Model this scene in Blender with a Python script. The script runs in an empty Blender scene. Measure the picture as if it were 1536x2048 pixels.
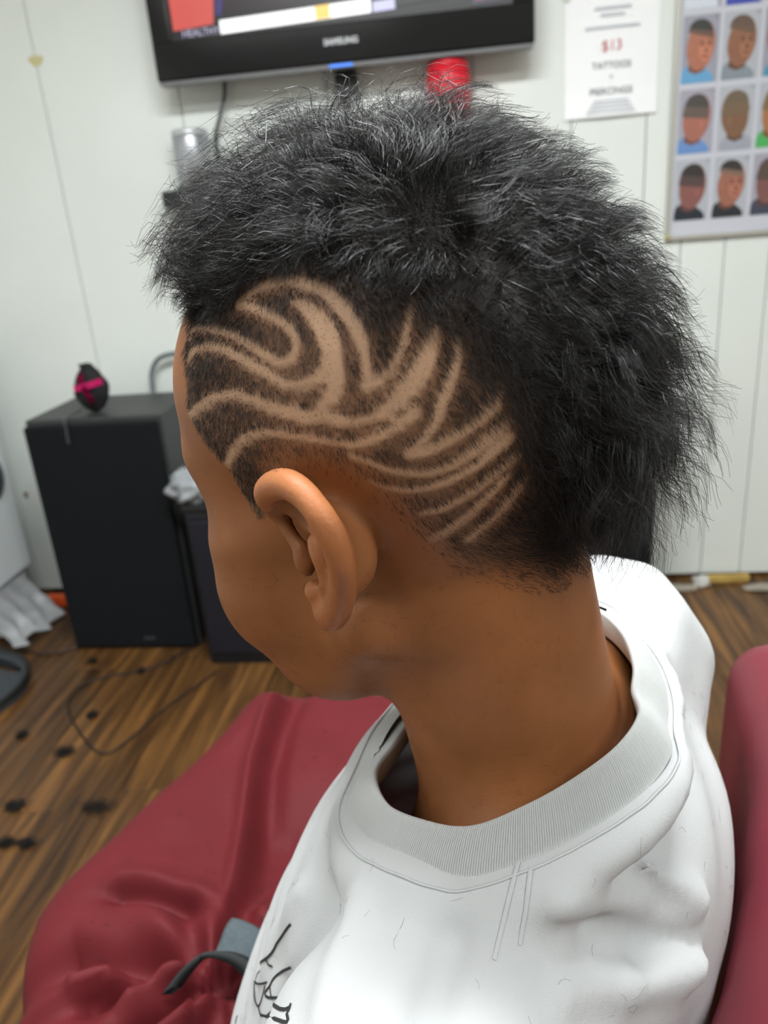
import bpy, bmesh, math, random
import numpy as np
from mathutils import Vector, Matrix, noise as mnoise
SC = bpy.context.scene
COL = SC.collection
random.seed(7)
RNG = np.random.default_rng(7)

# ------------------------------------------------------------------ camera, light, exposure
CAM_H = 1.15
CAM_R = np.array([[.99186793, -.03416873, -.12259896], [.1021524, -.36084132, .92701587], [-.07591373, -.9320011, -.35441651]])
cam_data = bpy.data.cameras.new('camera')
cam = bpy.data.objects.new('camera', cam_data); COL.objects.link(cam)
mw = Matrix.Identity(4)
for i in range(3):
    mw[i][0] = CAM_R[i, 0]; mw[i][1] = -CAM_R[i, 1]; mw[i][2] = -CAM_R[i, 2]
mw[2][3] = CAM_H
cam.matrix_world = mw
cam_data.sensor_fit = 'HORIZONTAL'; cam_data.sensor_width = 36.0
cam_data.lens = 36.0 * 1550 / 1536
cam_data.clip_start = .02
cam_data.dof.use_dof = True
cam_data.dof.focus_distance = .285
cam_data.dof.aperture_fstop = 15.5
SC.camera = cam

world = bpy.data.worlds.new('world'); SC.world = world; world.use_nodes = True
world.node_tree.nodes['Background'].inputs[0].default_value = (.75, .85, 1, 1)
world.node_tree.nodes['Background'].inputs[1].default_value = .3

def area_light(name, loc, rot, sx, sy, power, color):
    d = bpy.data.lights.new(name, 'AREA'); d.shape = 'RECTANGLE'; d.size = sx; d.size_y = sy
    d.energy = power; d.color = color
    o = bpy.data.objects.new(name, d); COL.objects.link(o); o.location = loc; o.rotation_euler = rot
    return o
CEIL = 2.45
LAMPS = [((-.12, .55), 58.0), ((-1.0, -.6), 15.0), ((1.2, -.4), 25.0)]   # ceiling fixtures: (x, y), watts
LAMP_COLOR = (.95, .99, 1.0)
SC.view_settings.view_transform = 'Standard'; SC.view_settings.look = 'None'
SC.view_settings.exposure = 0.0; SC.view_settings.gamma = 1.0
SC.view_settings.use_curve_mapping = False
SC.cycles.max_bounces = 5; SC.cycles.diffuse_bounces = 3; SC.cycles.glossy_bounces = 2; SC.cycles.transmission_bounces = 1
SC.cycles.use_light_tree = False; SC.cycles.adaptive_threshold = .04
SC.cycles.caustics_reflective = False; SC.cycles.caustics_refractive = False

# ------------------------------------------------------------------ helpers
def srgb(r, g, b):
    f = lambda c: (c / 255) / 12.92 if c / 255 <= .04045 else ((c / 255 + .055) / 1.055) ** 2.4
    return (f(r), f(g), f(b), 1.0)

def mat(name, rgb, rough=.6, metal=0, spec=.5, var=0, vscale=20, bump=0, bscale=200, sub=0, subcol=None, emit=None, estr=1, coords='Object', stretch=None):
    m = bpy.data.materials.new(name); m.use_nodes = True
    nt = m.node_tree; b = nt.nodes['Principled BSDF']
    c = srgb(*rgb)
    b.inputs['Base Color'].default_value = c
    b.inputs['Roughness'].default_value = rough
    b.inputs['Metallic'].default_value = metal
    b.inputs['Specular IOR Level'].default_value = spec
    if sub:
        b.inputs['Subsurface Weight'].default_value = sub
        b.inputs['Subsurface Radius'].default_value = subcol or (1, .35, .2)
        b.inputs['Subsurface Scale'].default_value = .004
    if emit:
        b.inputs['Emission Color'].default_value = srgb(*emit); b.inputs['Emission Strength'].default_value = estr
        m.cycles.emission_sampling = 'NONE'
    if var or bump:
        tc = nt.nodes.new('ShaderNodeTexCoord'); mp = nt.nodes.new('ShaderNodeMapping')
        nt.links.new(tc.outputs[coords], mp.inputs[0])
        if stretch: mp.inputs['Scale'].default_value = stretch
    if var:
        n = nt.nodes.new('ShaderNodeTexNoise'); n.inputs['Scale'].default_value = vscale; n.inputs['Detail'].default_value = 5
        nt.links.new(mp.outputs[0], n.inputs['Vector'])
        r = nt.nodes.new('ShaderNodeMapRange'); r.inputs['From Min'].default_value = .3; r.inputs['From Max'].default_value = .7
        r.inputs['To Min'].default_value = 1 - var; r.inputs['To Max'].default_value = 1 + var
        nt.links.new(n.outputs[0], r.inputs[0])
        mx = nt.nodes.new('ShaderNodeMix'); mx.data_type = 'RGBA'; mx.blend_type = 'MULTIPLY'; mx.inputs[0].default_value = 1
        mx.inputs['A'].default_value = c
        cb = nt.nodes.new('ShaderNodeCombineColor')
        for i in range(3): nt.links.new(r.outputs[0], cb.inputs[i])
        nt.links.new(cb.outputs[0], mx.inputs['B']); nt.links.new(mx.outputs['Result'], b.inputs['Base Color'])
    if bump:
        n2 = nt.nodes.new('ShaderNodeTexNoise'); n2.inputs['Scale'].default_value = bscale; n2.inputs['Detail'].default_value = 4
        nt.links.new(mp.outputs[0], n2.inputs['Vector'])
        bp = nt.nodes.new('ShaderNodeBump'); bp.inputs['Strength'].default_value = bump; bp.inputs['Distance'].default_value = .001
        nt.links.new(n2.outputs[0], bp.inputs['Height']); nt.links.new(bp.outputs[0], b.inputs['Normal'])
    return m

def tag(o, label=None, cat=None, group=None, kind=None):
    if label: o['label'] = label
    if cat: o['category'] = cat
    if group: o['group'] = group
    if kind: o['kind'] = kind
    return o

def link(name, me, m=None, parent=None, smooth=False):
    o = bpy.data.objects.new(name, me); COL.objects.link(o)
    if m is not None:
        for mm in (m if isinstance(m, (list, tuple)) else [m]): me.materials.append(mm)
    if parent is not None: o.parent = parent
    if smooth: me.polygons.foreach_set('use_smooth', [True] * len(me.polygons))
    return o

def empty(name, loc, rz=0):
    o = bpy.data.objects.new(name, None); COL.objects.link(o); o.location = loc; o.rotation_euler = (0, 0, rz)
    o.empty_display_size = .05
    return o

def from_bm(name, bm, m=None, parent=None, smooth=False):
    me = bpy.data.meshes.new(name); bm.normal_update(); bm.to_mesh(me); bm.free()
    return link(name, me, m, parent, smooth)

def np_mesh(name, V, F):
    me = bpy.data.meshes.new(name)
    V = np.asarray(V, np.float32); F = np.asarray(F, np.int32)
    k = F.shape[1]
    me.vertices.add(len(V)); me.vertices.foreach_set('co', V.ravel())
    me.loops.add(F.size); me.loops.foreach_set('vertex_index', F.ravel())
    me.polygons.add(len(F)); me.polygons.foreach_set('loop_start', np.arange(0, F.size, k, dtype=np.int32))
    me.update(calc_edges=True); me.validate()
    return me

def bm_box(bm, c, s, rot=None, bev=0, seg=2, mi=0):
    r = bmesh.ops.create_cube(bm, size=1)
    vs = r['verts']
    for v in vs: v.co = Vector((v.co.x * s[0], v.co.y * s[1], v.co.z * s[2]))
    es = list({e for v in vs for e in v.link_edges})
    if bev:
        q = bmesh.ops.bevel(bm, geom=es, offset=bev, segments=seg, affect='EDGES', profile=.5)
        vs = list({v for f in q['faces'] for v in f.verts} | {v for v in vs if v.is_valid})
    for v in vs:
        co = v.co
        if rot is not None: co = rot @ co
        v.co = co + Vector(c)
    for v in vs:
        for f in v.link_faces: f.material_index = mi
    return vs

def box(name, c, s, m, parent=None, bev=.003, rot=None, seg=2):
    bm = bmesh.new(); bm_box(bm, c, s, rot, bev, seg)
    return from_bm(name, bm, m, parent, False)

def smooth_path(pts, n):
    """Catmull-Rom through pts"""
    P = np.asarray(pts, float); out = []
    Q = np.vstack([2 * P[0] - P[1], P, 2 * P[-1] - P[-2]])
    t = np.linspace(0, len(P) - 1, n)
    for u in t:
        i = min(int(u), len(P) - 2); w = u - i
        a, b, c, d = Q[i], Q[i + 1], Q[i + 2], Q[i + 3]
        out.append(.5 * (2 * b + (c - a) * w + (2 * a - 5 * b + 4 * c - d) * w ** 2 + (3 * b - a - 3 * c + d) * w ** 3))
    return np.array(out)

def tube_mesh(name, pts, rad, sides=8, closed=False):
    P = np.asarray(pts, float); n = len(P)
    rad = np.full(n, rad) if np.isscalar(rad) else np.asarray(rad)
    T = np.gradient(P, axis=0)
    if closed: T = np.roll(P, -1, 0) - np.roll(P, 1, 0)
    T /= np.linalg.norm(T, axis=1)[:, None] + 1e-12
    ref = np.array([0, 0, 1.]) if abs(T[0, 2]) < .9 else np.array([1., 0, 0])
    N = np.cross(T[0], ref); N /= np.linalg.norm(N); Ns = []
    for i in range(n):
        N = N - T[i] * (N @ T[i]); N /= np.linalg.norm(N); Ns.append(N)
    Ns = np.array(Ns); B = np.cross(T, Ns)
    a = np.linspace(0, 2 * np.pi, sides, endpoint=False)
    V = P[:, None] + rad[:, None, None] * (np.cos(a)[None, :, None] * Ns[:, None] + np.sin(a)[None, :, None] * B[:, None])
    V = V.reshape(-1, 3); F = []
    m = n if closed else n - 1
    for i in range(m):
        for j in range(sides):
            i2 = (i + 1) % n; j2 = (j + 1) % sides
            F.append((i * sides + j, i * sides + j2, i2 * sides + j2, i2 * sides + j))
    return np_mesh(name, V, F)

def tube(name, pts, rad, m, parent=None, sides=8, n=None, closed=False):
    P = smooth_path(pts, n) if n else pts
    return link(name, tube_mesh(name, P, rad, sides, closed), m, parent, True)

def lathe(name, prof, m, parent=None, seg=32, loc=(0, 0, 0), rot=None):
    bm = bmesh.new(); rings = []
    for (r, z) in prof:
        rings.append([bm.verts.new((r * math.cos(2 * math.pi * i / seg), r * math.sin(2 * math.pi * i / seg), z)) for i in range(seg)])
    for a, b in zip(rings, rings[1:]):
        for i in range(seg): bm.faces.new((a[i], a[(i + 1) % seg], b[(i + 1) % seg], b[i]))
    bm.faces.new(list(reversed(rings[0]))); bm.faces.new(rings[-1])
    if rot is not None: bmesh.ops.rotate(bm, verts=bm.verts, cent=(0, 0, 0), matrix=rot)
    bmesh.ops.translate(bm, verts=bm.verts, vec=loc)
    o = from_bm(name, bm, m, parent, False)
    for p in o.data.polygons: p.use_smooth = len(p.vertices) == 4
    return o

def poly_plate(name, outline, y, m, parent=None, th=.0006):
    """flat plate facing -Y built from an (x, z) outline"""
    bm = bmesh.new()
    vs = [bm.verts.new((x, y, z)) for x, z in outline]
    f = bm.faces.new(vs); f.normal_update()
    if f.normal.y > 0: f.normal_flip()
    r = bmesh.ops.extrude_face_region(bm, geom=[f])
    for v in [g for g in r['geom'] if isinstance(g, bmesh.types.BMVert)]: v.co.y -= th
    bmesh.ops.recalc_face_normals(bm, faces=bm.faces)
    return from_bm(name, bm, m, parent)

def text_obj(name, txt, size, loc, m, parent=None, rot=(math.pi / 2, 0, 0), ext=.0004, bold=0):
    cu = bpy.data.curves.new(name, 'FONT'); cu.body = txt; cu.size = size; cu.extrude = ext; cu.align_x = 'CENTER'; cu.offset = bold
    cu.resolution_u = 3
    o = bpy.data.objects.new('tmp', cu); COL.objects.link(o)
    dg = bpy.context.evaluated_depsgraph_get()
    me = bpy.data.meshes.new_from_object(o.evaluated_get(dg)); bpy.data.objects.remove(o); bpy.data.curves.remove(cu)
    me.name = name
    me.transform(Matrix.Translation(loc) @ Matrix.Rotation(rot[2], 4, 'Z') @ Matrix.Rotation(rot[0], 4, 'X'))
    me.materials.clear()
    return link(name, me, m, parent)

# ------------------------------------------------------------------ implicit surfaces (numpy surface nets)
def smin(a,b,k):
    h=np.clip(.5+.5*(b-a)/k,0,1); return b+(a-b)*h-k*h*(1-h)
def smax(a,b,k): return -smin(-a,-b,k)
def ell(P,c,r):
    q=[(P[i]-c[i])/r[i] for i in range(3)]
    k0=np.sqrt(q[0]**2+q[1]**2+q[2]**2)
    k1=np.sqrt((q[0]/r[0])**2+(q[1]/r[1])**2+(q[2]/r[2])**2)
    return k0*(k0-1)/np.maximum(k1,1e-6)
def cap(P,a,b,ra,rb=None):
    if rb is None: rb=ra
    a=np.asarray(a,float);b=np.asarray(b,float);d=b-a
    pa=[P[i]-a[i] for i in range(3)]
    t=np.clip((pa[0]*d[0]+pa[1]*d[1]+pa[2]*d[2])/(d@d),0,1)
    return np.sqrt(sum((pa[i]-d[i]*t)**2 for i in range(3)))-(ra+(rb-ra)*t)
def nets(xs,ys,zs,D):
    s=D<0
    nx,ny,nz=D.shape
    c=np.zeros((nx-1,ny-1,nz-1),np.int8)
    for i in (0,1):
        for j in (0,1):
            for k in (0,1): c+=s[i:nx-1+i,j:ny-1+j,k:nz-1+k]
    act=(c>0)&(c<8)
    I,J,K=np.nonzero(act)
    idx=-np.ones(act.shape,np.int64); idx[I,J,K]=np.arange(len(I))
    acc=np.zeros((len(I),3));cnt=np.zeros(len(I))
    ax=(xs,ys,zs)
    for a in range(3):
        for u in (0,1):
            for v in (0,1):
                o=[0,0,0];b,cc=[q for q in range(3) if q!=a];o[b]=u;o[cc]=v
                p0=(I+o[0],J+o[1],K+o[2]);o2=list(o);o2[a]=1
                p1=(I+o2[0],J+o2[1],K+o2[2])
                d0=D[p0];d1=D[p1];m=(d0<0)!=(d1<0)
                t=np.where(m,d0/np.where(m,d0-d1,1),0)
                pos=[ax[q][p0[q]].astype(float) for q in range(3)]
                pos[a]=pos[a]+(ax[a][p1[a]]-ax[a][p0[a]])*t
                acc[m]+=np.stack(pos,1)[m];cnt[m]+=1
    V=acc/cnt[:,None]
    F=[]
    for a in range(3):
        b,cc=[(1,2),(2,0),(0,1)][a]
        sl0=[slice(None)]*3;sl1=[slice(None)]*3
        sl0[a]=slice(0,-1);sl1[a]=slice(1,None)
        for q in (b,cc): sl0[q]=slice(1,-1);sl1[q]=slice(1,-1)
        A=s[tuple(sl0)];B=s[tuple(sl1)]
        for flip in (0,1):
            m=(A&~B) if not flip else (~A&B)
            ijk=list(np.nonzero(m)); 
            for q in (b,cc): ijk[q]=ijk[q]+1
            def cell(db,dc):
                z=[x.copy() for x in ijk]; z[b]=z[b]+db;z[cc]=z[cc]+dc
                return idx[z[0],z[1],z[2]]
            q=np.stack([cell(-1,-1),cell(0,-1),cell(0,0),cell(-1,0)],1)
            if flip: q=q[:,::-1]
            F.append(q)
    return V,np.concatenate(F)

# ------------------------------------------------------------------ the room
WALL_Y = 2.33
def wall_paint(name, rgb, var=.03, bump=.15):
    return mat(name, rgb, rough=.45, var=var, vscale=3, bump=bump, bscale=60)
M_WALL = wall_paint('white_panel_paint', (232, 237, 232))
M_WALL2 = wall_paint('white_wall_paint', (236, 237, 232))
M_GROOVE = mat('groove_paint', (196, 196, 186), rough=.7)
M_CEIL = mat('ceiling_paint', (236, 236, 232), rough=.8)
XL, XR, YB, YF = -2.0, 2.3, -2.7, 2.36

wall_back = box('wall_back', ((XL + XR) / 2, YF + .03, CEIL / 2), (XR - XL, .06, CEIL), M_GROOVE, bev=0); tag(wall_back, kind='structure')
grooves = [XL, -1.55, -1.172, -.78, -.37, .02, .276, .47, .575, .692, .811, 1.05, 1.3, 1.62, 1.95, XR]
for a, b in zip(grooves, grooves[1:]):
    g = .0025
    box('panel', ((a + b) / 2, WALL_Y + .0145, (.012 + CEIL) / 2), (b - a - g, .029, CEIL - .012), M_WALL, wall_back, bev=.0015, seg=1)
for nm, c, s in (('wall_left', (XL - .03, (YB + YF) / 2, CEIL / 2), (.06, YF - YB, CEIL)),
                 ('wall_right', (XR + .03, (YB + YF) / 2, CEIL / 2), (.06, YF - YB, CEIL)),
                 ('wall_front', ((XL + XR) / 2, YB - .03, CEIL / 2), (XR - XL + .12, .06, CEIL)),
                 ('ceiling', ((XL + XR) / 2, (YB + YF) / 2, CEIL + .03), (XR - XL + .12, YF - YB + .12, .06))):
    tag(box(nm, c, s, M_CEIL if nm == 'ceiling' else M_WALL2, bev=0), kind='structure')

def wood_mat():
    m = bpy.data.materials.new('floor_wood'); m.use_nodes = True; nt = m.node_tree; b = nt.nodes['Principled BSDF']
    tc = nt.nodes.new('ShaderNodeTexCoord'); oi = nt.nodes.new('ShaderNodeObjectInfo')
    ad = nt.nodes.new('ShaderNodeVectorMath'); ad.operation = 'ADD'
    sc = nt.nodes.new('ShaderNodeVectorMath'); sc.operation = 'SCALE'; sc.inputs[0].default_value = (13.1, 37.7, 5.3)
    nt.links.new(oi.outputs['Random'], sc.inputs['Scale']); nt.links.new(tc.outputs['Object'], ad.inputs[0]); nt.links.new(sc.outputs[0], ad.inputs[1])
    mp = nt.nodes.new('ShaderNodeMapping'); mp.inputs['Scale'].default_value = (26, 1.6, 1); nt.links.new(ad.outputs[0], mp.inputs[0])
    n = nt.nodes.new('ShaderNodeTexNoise'); n.inputs['Scale'].default_value = 1.6; n.inputs['Detail'].default_value = 6; n.inputs['Distortion'].default_value = .6
    nt.links.new(mp.outputs[0], n.inputs['Vector'])
    cr = nt.nodes.new('ShaderNodeValToRGB'); e = cr.color_ramp.elements
    e[0].position = .28; e[0].color = srgb(50, 33, 21); e[1].position = .74; e[1].color = srgb(146, 102, 54)
    q = cr.color_ramp.elements.new(.5); q.color = srgb(98, 67, 37)
    nt.links.new(n.outputs[0], cr.inputs[0])
    mr = nt.nodes.new('ShaderNodeMapRange'); mr.inputs['To Min'].default_value = .62; mr.inputs['To Max'].default_value = 1.12
    nt.links.new(oi.outputs['Random'], mr.inputs[0])
    mx = nt.nodes.new('ShaderNodeMix'); mx.data_type = 'RGBA'; mx.blend_type = 'MULTIPLY'; mx.inputs[0].default_value = 1
    cb = nt.nodes.new('ShaderNodeCombineColor')
    for i in range(3): nt.links.new(mr.outputs[0], cb.inputs[i])
    nt.links.new(cr.outputs[0], mx.inputs['A']); nt.links.new(cb.outputs[0], mx.inputs['B'])
    nt.links.new(mx.outputs['Result'], b.inputs['Base Color']); b.inputs['Roughness'].default_value = .38
    b.inputs['Specular IOR Level'].default_value = .35
    return m
M_WOOD = wood_mat()
floor = box('floor', ((XL + XR) / 2, (YB + YF) / 2, -.035), (XR - XL + .12, YF - YB + .12, .05), mat('subfloor', (40, 28, 18), .9), bev=0); tag(floor, kind='structure')
PW, PL = .118, 1.22
plank_mesh = None; col = 0; x = XL
while x < XR - .01:
    w = min(PW, XR - x); y = YB - (col * .47 % 1) * PL
    while y < YF:
        a, b = max(y, YB), min(y + PL, YF)
        if b - a > .04:
            if abs(b - a - PL) < 1e-6 and abs(w - PW) < 1e-6:
                if plank_mesh is None:
                    bm = bmesh.new(); bm_box(bm, (0, 0, -.005), (PW - .0012, PL - .0012, .01), bev=.0012, seg=1)
                    plank_mesh = bpy.data.meshes.new('plank'); bm.to_mesh(plank_mesh); bm.free(); plank_mesh.materials.append(M_WOOD)
                o = bpy.data.objects.new('plank', plank_mesh); COL.objects.link(o); o.parent = floor
            else:
                o = box('plank', (0, 0, -.005), (w - .0012, b - a - .0012, .01), M_WOOD, floor, bev=.0012, seg=1)
            o.location = (x + w / 2, (a + b) / 2, 0)
        y += PL
    x += PW; col += 1

# ceiling fixtures: the light of the shop
M_FIX = mat('fixture_white', (235, 235, 232), .4)
M_DIFF = mat('fixture_tube', (255, 255, 250), .3, emit=(255, 250, 240), estr=6)
for i, ((lx, ly), pw) in enumerate(LAMPS):
    e = empty('ceiling_light', (lx, ly, CEIL))
    tag(e, ['white fluorescent ceiling fixture nearest the television wall', 'white fluorescent ceiling fixture behind the camera on the left',
            'white fluorescent ceiling fixture behind the camera on the right'][i], 'light', 'fluorescent ceiling fixtures')
    box('housing', (0, 0, -.03), (1.24, .26, .06), M_FIX, e, bev=.01)
    for s in (-.06, .06):
        tube('fluorescent_tube', [(-.58, s, -.078), (.58, s, -.078)], .013, M_DIFF, e, sides=12)
    box('end_cap', (-.60, 0, -.075), (.03, .2, .04), M_FIX, e); box('end_cap', (.60, 0, -.075), (.03, .2, .04), M_FIX, e)
    l = area_light('ceiling_light_source', (lx, ly, CEIL - .1), (0, 0, 0), 1.15, .2, pw, LAMP_COLOR)

# ------------------------------------------------------------------ television
M_GLOSS = mat('tv_gloss_black', (14, 15, 18), .12, spec=.6)
M_TVEDGE = mat('tv_edge_clear', (120, 122, 124), .25)
M_DARK = mat('matte_black_plastic', (20, 21, 23), .5)
def emis(name, rgb, s=1.0): return mat(name, (8, 8, 8), .3, emit=rgb, estr=s)
tv = empty('television', (-.310, 2.235, 1.512)); tag(tv, 'large black flat television hung on the white panelled wall', 'television')
TW, TH = .968, .60
def tvbox(n, x0, x1, z0, z1, y0, y1, m, p=tv, bev=.004): return box(n, ((x0 + x1) / 2, (y0 + y1) / 2, (z0 + z1) / 2), (x1 - x0, y1 - y0, z1 - z0), m, p, bev)
tvbox('housing', -TW / 2 + .03, TW / 2 - .03, .03, TH - .03, .012, .06, M_DARK)
sx0, sx1, sz0, sz1 = -TW / 2 + .052, TW / 2 - .052, .098, TH - .05
tvbox('bezel_bottom', -TW / 2, TW / 2, .010, sz0, -.02, .02, M_GLOSS)
tvbox('bezel_top', -TW / 2, TW / 2, sz1, TH, -.02, .02, M_GLOSS)
tvbox('bezel_side', -TW / 2, sx0, sz0 - .004, sz1 + .004, -.0195, .02, M_GLOSS)
tvbox('bezel_side', sx1, TW / 2, sz0 - .004, sz1 + .004, -.0195, .02, M_GLOSS)
tvbox('bezel_rim', -TW / 2 + .004, TW / 2 - .004, 0, .0095, -.018, .018, M_TVEDGE, bev=.002)
scr = tvbox('screen', sx0, sx1, sz0, sz1, -.008, .005, emis('screen_dark', (40, 36, 46), .35), bev=0)
gy = -.0082
def g(name, pts, rgb, s=1.0): return poly_plate(name, pts, gy, emis('screen_' + name, rgb, s), scr)
zb = sz0
g('red_backdrop', [(-.425, zb + .024), (-.318, zb + .030), (-.308, zb + .10), (-.33, sz1 - .02), (-.43, sz1 - .02)], (236, 96, 86), .8)
g('purple_edge', [(-.310, zb + .05), (-.296, zb + .045), (-.280, zb + .10), (-.30, zb + .12)], (74, 58, 140), .6)
g('dark_figure', [(-.29, zb + .05), (-.02, zb + .055), (-.04, zb + .2), (-.27, zb + .2)], (46, 26, 38), .5)
g('pale_glow', [(-.09, zb + .055), (.0, zb + .058), (.0, zb + .10), (-.05, zb + .11)], (150, 150, 158), .6)
g('red_figure', [(.0, zb + .058), (.10, zb + .062), (.10, zb + .16), (.03, zb + .16)], (232, 110, 96), .8)
g('lilac_backdrop', [(.10, zb + .045), (.30, zb + .05), (.30, sz1 - .03), (.11, sz1 - .03)], (104, 92, 122), .7)
g('pale_figure', [(.108, zb + .055), (.15, zb + .052), (.16, zb + .2), (.11, zb + .2)], (190, 170, 196), .6)
gy = -.0092
g('ticker_white', [(-.302, zb + .006), (.085, zb + .016), (.085, zb + .046), (-.302, zb + .036)], (255, 255, 255), 1.4)
g('ticker_lilac', [(.09, zb + .016), (.145, zb + .018), (.145, zb + .040), (.09, zb + .038)], (214, 214, 250), 1.0)
g('lower_bar', [(.15, zb + .022), (.30, zb + .03), (.30, zb + .044), (.15, zb + .036)], (30, 26, 34), .4)
g('pale_corner', [(.335, zb + .008), (.425, zb + .012), (.425, zb + .12), (.335, zb + .12)], (92, 84, 110), .6)
gy = -.0102
g('ticker_yellow', [(-.055, zb + .0135), (-.018, zb + .0145), (-.018, zb + .044), (-.055, zb + .043)], (255, 214, 110), 1.1)
g('logo_red', [(.352 + .017 * math.cos(t), zb + .034 + .017 * math.sin(t)) for t in np.linspace(math.pi, 2 * math.pi, 12)], (226, 60, 70), .9)
g('logo_white', [(.352 + .021 * math.cos(t), zb + .042 + .013 * math.sin(t)) for t in np.linspace(0, 2 * math.pi, 20)[:-1]], (255, 255, 255), 1.2)
text_obj('caption', 'HEALTHY', .023, (-.354, -.0095, zb + .008), emis('caption_white', (214, 210, 240), .8), scr)
text_obj('brand_lettering', 'SAMSUNG', .019, (.005, -.0206, .052), mat('silver_print', (200, 202, 206), .3, emit=(170, 172, 178), estr=.15), tv, bold=.0006)
tvbox('power_light', -.030, .030, .0015, .0085, -.0205, -.017, mat('blue_light', (70, 120, 220), .3, emit=(80, 140, 240), estr=.8), bev=.001)
tvbox('wall_bracket', -.03, .025, -.06, .3, .05, .094, M_DARK)
M_CABLE = mat('grey_cable', (92, 95, 98), .6)
c = tube('television_cable', [(-.645, 2.312, 1.58), (-.646, 2.312, 1.50), (-.662, 2.29, 1.44), (-.688, 2.31, 1.39), (-.692, 2.322, 1.33), (-.690, 2.323, 1.28)], .006, M_CABLE, n=40)
tag(c, 'grey cable hanging from the television down to the silver canister', 'cable')
c = tube('wall_cable', [(-.675, 2.322, 1.325), (-.62, 2.322, 1.35), (-.54, 2.318, 1.39), (-.40, 2.318, 1.40)], .006, mat('pale_cable', (168, 170, 170), .6), n=30)
tag(c, 'pale cable running along the wall from the silver canister towards the head', 'cable')

# silver canister on a black wall bracket
e = empty('wall_shelf', (-.785, WALL_Y, 1.241)); tag(e, 'small black shelf fixed to the wall under the silver canister', 'shelf')
box('shelf_block', (0, -.051, 0), (.108, .10, .042), mat('shelf_black', (30, 36, 38), .5), e)
box('wall_plate', (0, -.004, -.01), (.07, .008, .09), M_DARK, e, bev=.001)
e = empty('silver_canister', (-.750, 2.274, 1.2622)); tag(e, 'silver metal canister standing on the small black wall shelf', 'canister')
M_SILVER = mat('brushed_silver', (176, 179, 184), .35, metal=.7)
lathe('canister_body', [(.045, 0), (.0485, .003), (.0485, .130), (.047, .134)], M_SILVER, e, seg=28)
lathe('canister_lid', [(.047, .134), (.048, .137), (.048, .146), (.044, .150)], mat('pale_silver', (200, 202, 205), .4, metal=.4), e, seg=28)
c = tube('charger_cable', [(-.80, 2.322, 1.215), (-.812, 2.322, 1.12), (-.80, 2.322, 1.05), (-.77, 2.322, .99), (-.75, 2.322, .90)], .0055, mat('pale_cord', (190, 190, 186), .6), n=30)
tag(c, 'thin pale cord dangling beneath the black wall shelf', 'cable')

# red cup on a bracket shelf under the television
M_REDCUP = mat('red_plastic', (216, 36, 52), .35)
e = empty('red_bottle', (-.043, 2.274, 1.335)); tag(e, 'red plastic bottle standing under the television', 'bottle')
lathe('bottle_body', [(.05, 0), (.054, .006), (.055, .13), (.054, .160)], M_REDCUP, e, seg=28)
for k in range(5):
    a = math.pi * (1 + k / 4); lathe('grip_rib', [(.003, .02), (.004, .03), (.004, .13), (.003, .14)], M_REDCUP, e, seg=8, loc=(.053 * math.cos(a), .053 * math.sin(a), 0))
lathe('bottle_neck', [(.054, .160), (.053, .171), (.046, .1745)], M_REDCUP, e, seg=28)
e = empty('wall_ledge', (-.043, WALL_Y, 1.3105)); tag(e, 'narrow white wall ledge under the red bottle', 'shelf')
box('ledge_board', (0, -.064, .0125), (.30, .126, .024), M_WALL2, e)
for s in (-.11, .11): box('ledge_bracket', (s, -.04, -.03), (.015, .078, .06), M_WALL2, e)

# ------------------------------------------------------------------ price sheet and haircut poster
M_PAPER = mat('paper_white', (252, 253, 254), .55, var=.01, vscale=8)
sheet = empty('price_sheet', (.375, WALL_Y, 1.352)); tag(sheet, 'white printed price sheet taped beside the haircut poster', 'paper sign')
bm = bmesh.new()
N = 14
vs = [[bm.verts.new((-.117 + .234 * i / N, -.003 - .006 * math.sin(math.pi * i / N) * (.4 + .6 * (1 - j / N)) - .004 * max(0, 1 - j / 3), .30 * j / N)) for j in range(N + 1)] for i in range(N + 1)]
for i in range(N):
    for j in range(N): bm.faces.new((vs[i][j], vs[i + 1][j], vs[i + 1][j + 1], vs[i][j + 1]))
from_bm('paper', bm, M_PAPER, sheet, False)
M_INK = mat('grey_ink', (120, 122, 128), .7); M_REDINK = mat('red_ink', (206, 120, 128), .7); M_PALEINK = mat('pale_ink', (206, 210, 216), .7)
def line(txt, size, z, m, ybase=-.0105, dx=0): text_obj('print_line', txt, size, (dx, ybase, z), m, sheet, ext=.0002)
line('$13', .034, .152, M_REDINK); line('TATTOOS', .0215, .112, M_INK); line('+', .018, .086, M_INK); line('PIERCINGS', .0225, .052, M_INK, -.0118)
for (z, w) in ((.205, .135), (.232, .06), (.247, .09)):
    box('print_rule', (0, -.0104, z), (w, .0003, .006), M_PALEINK, sheet, bev=0)
for k in range(4):
    box('print_rule', (0, -.0122 - .0004 * (3 - k), .010 + .009 * k), (.125 - .012 * k, .0003, .005), M_PALEINK, sheet, bev=0)
for s in (-1, 1): box('tape', (s * .105, -.009, .285), (.035, .0006, .018), mat('clear_tape', (232, 232, 222), .3), sheet, bev=0, rot=Matrix.Rotation(s * .6, 3, 'Y'))

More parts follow.
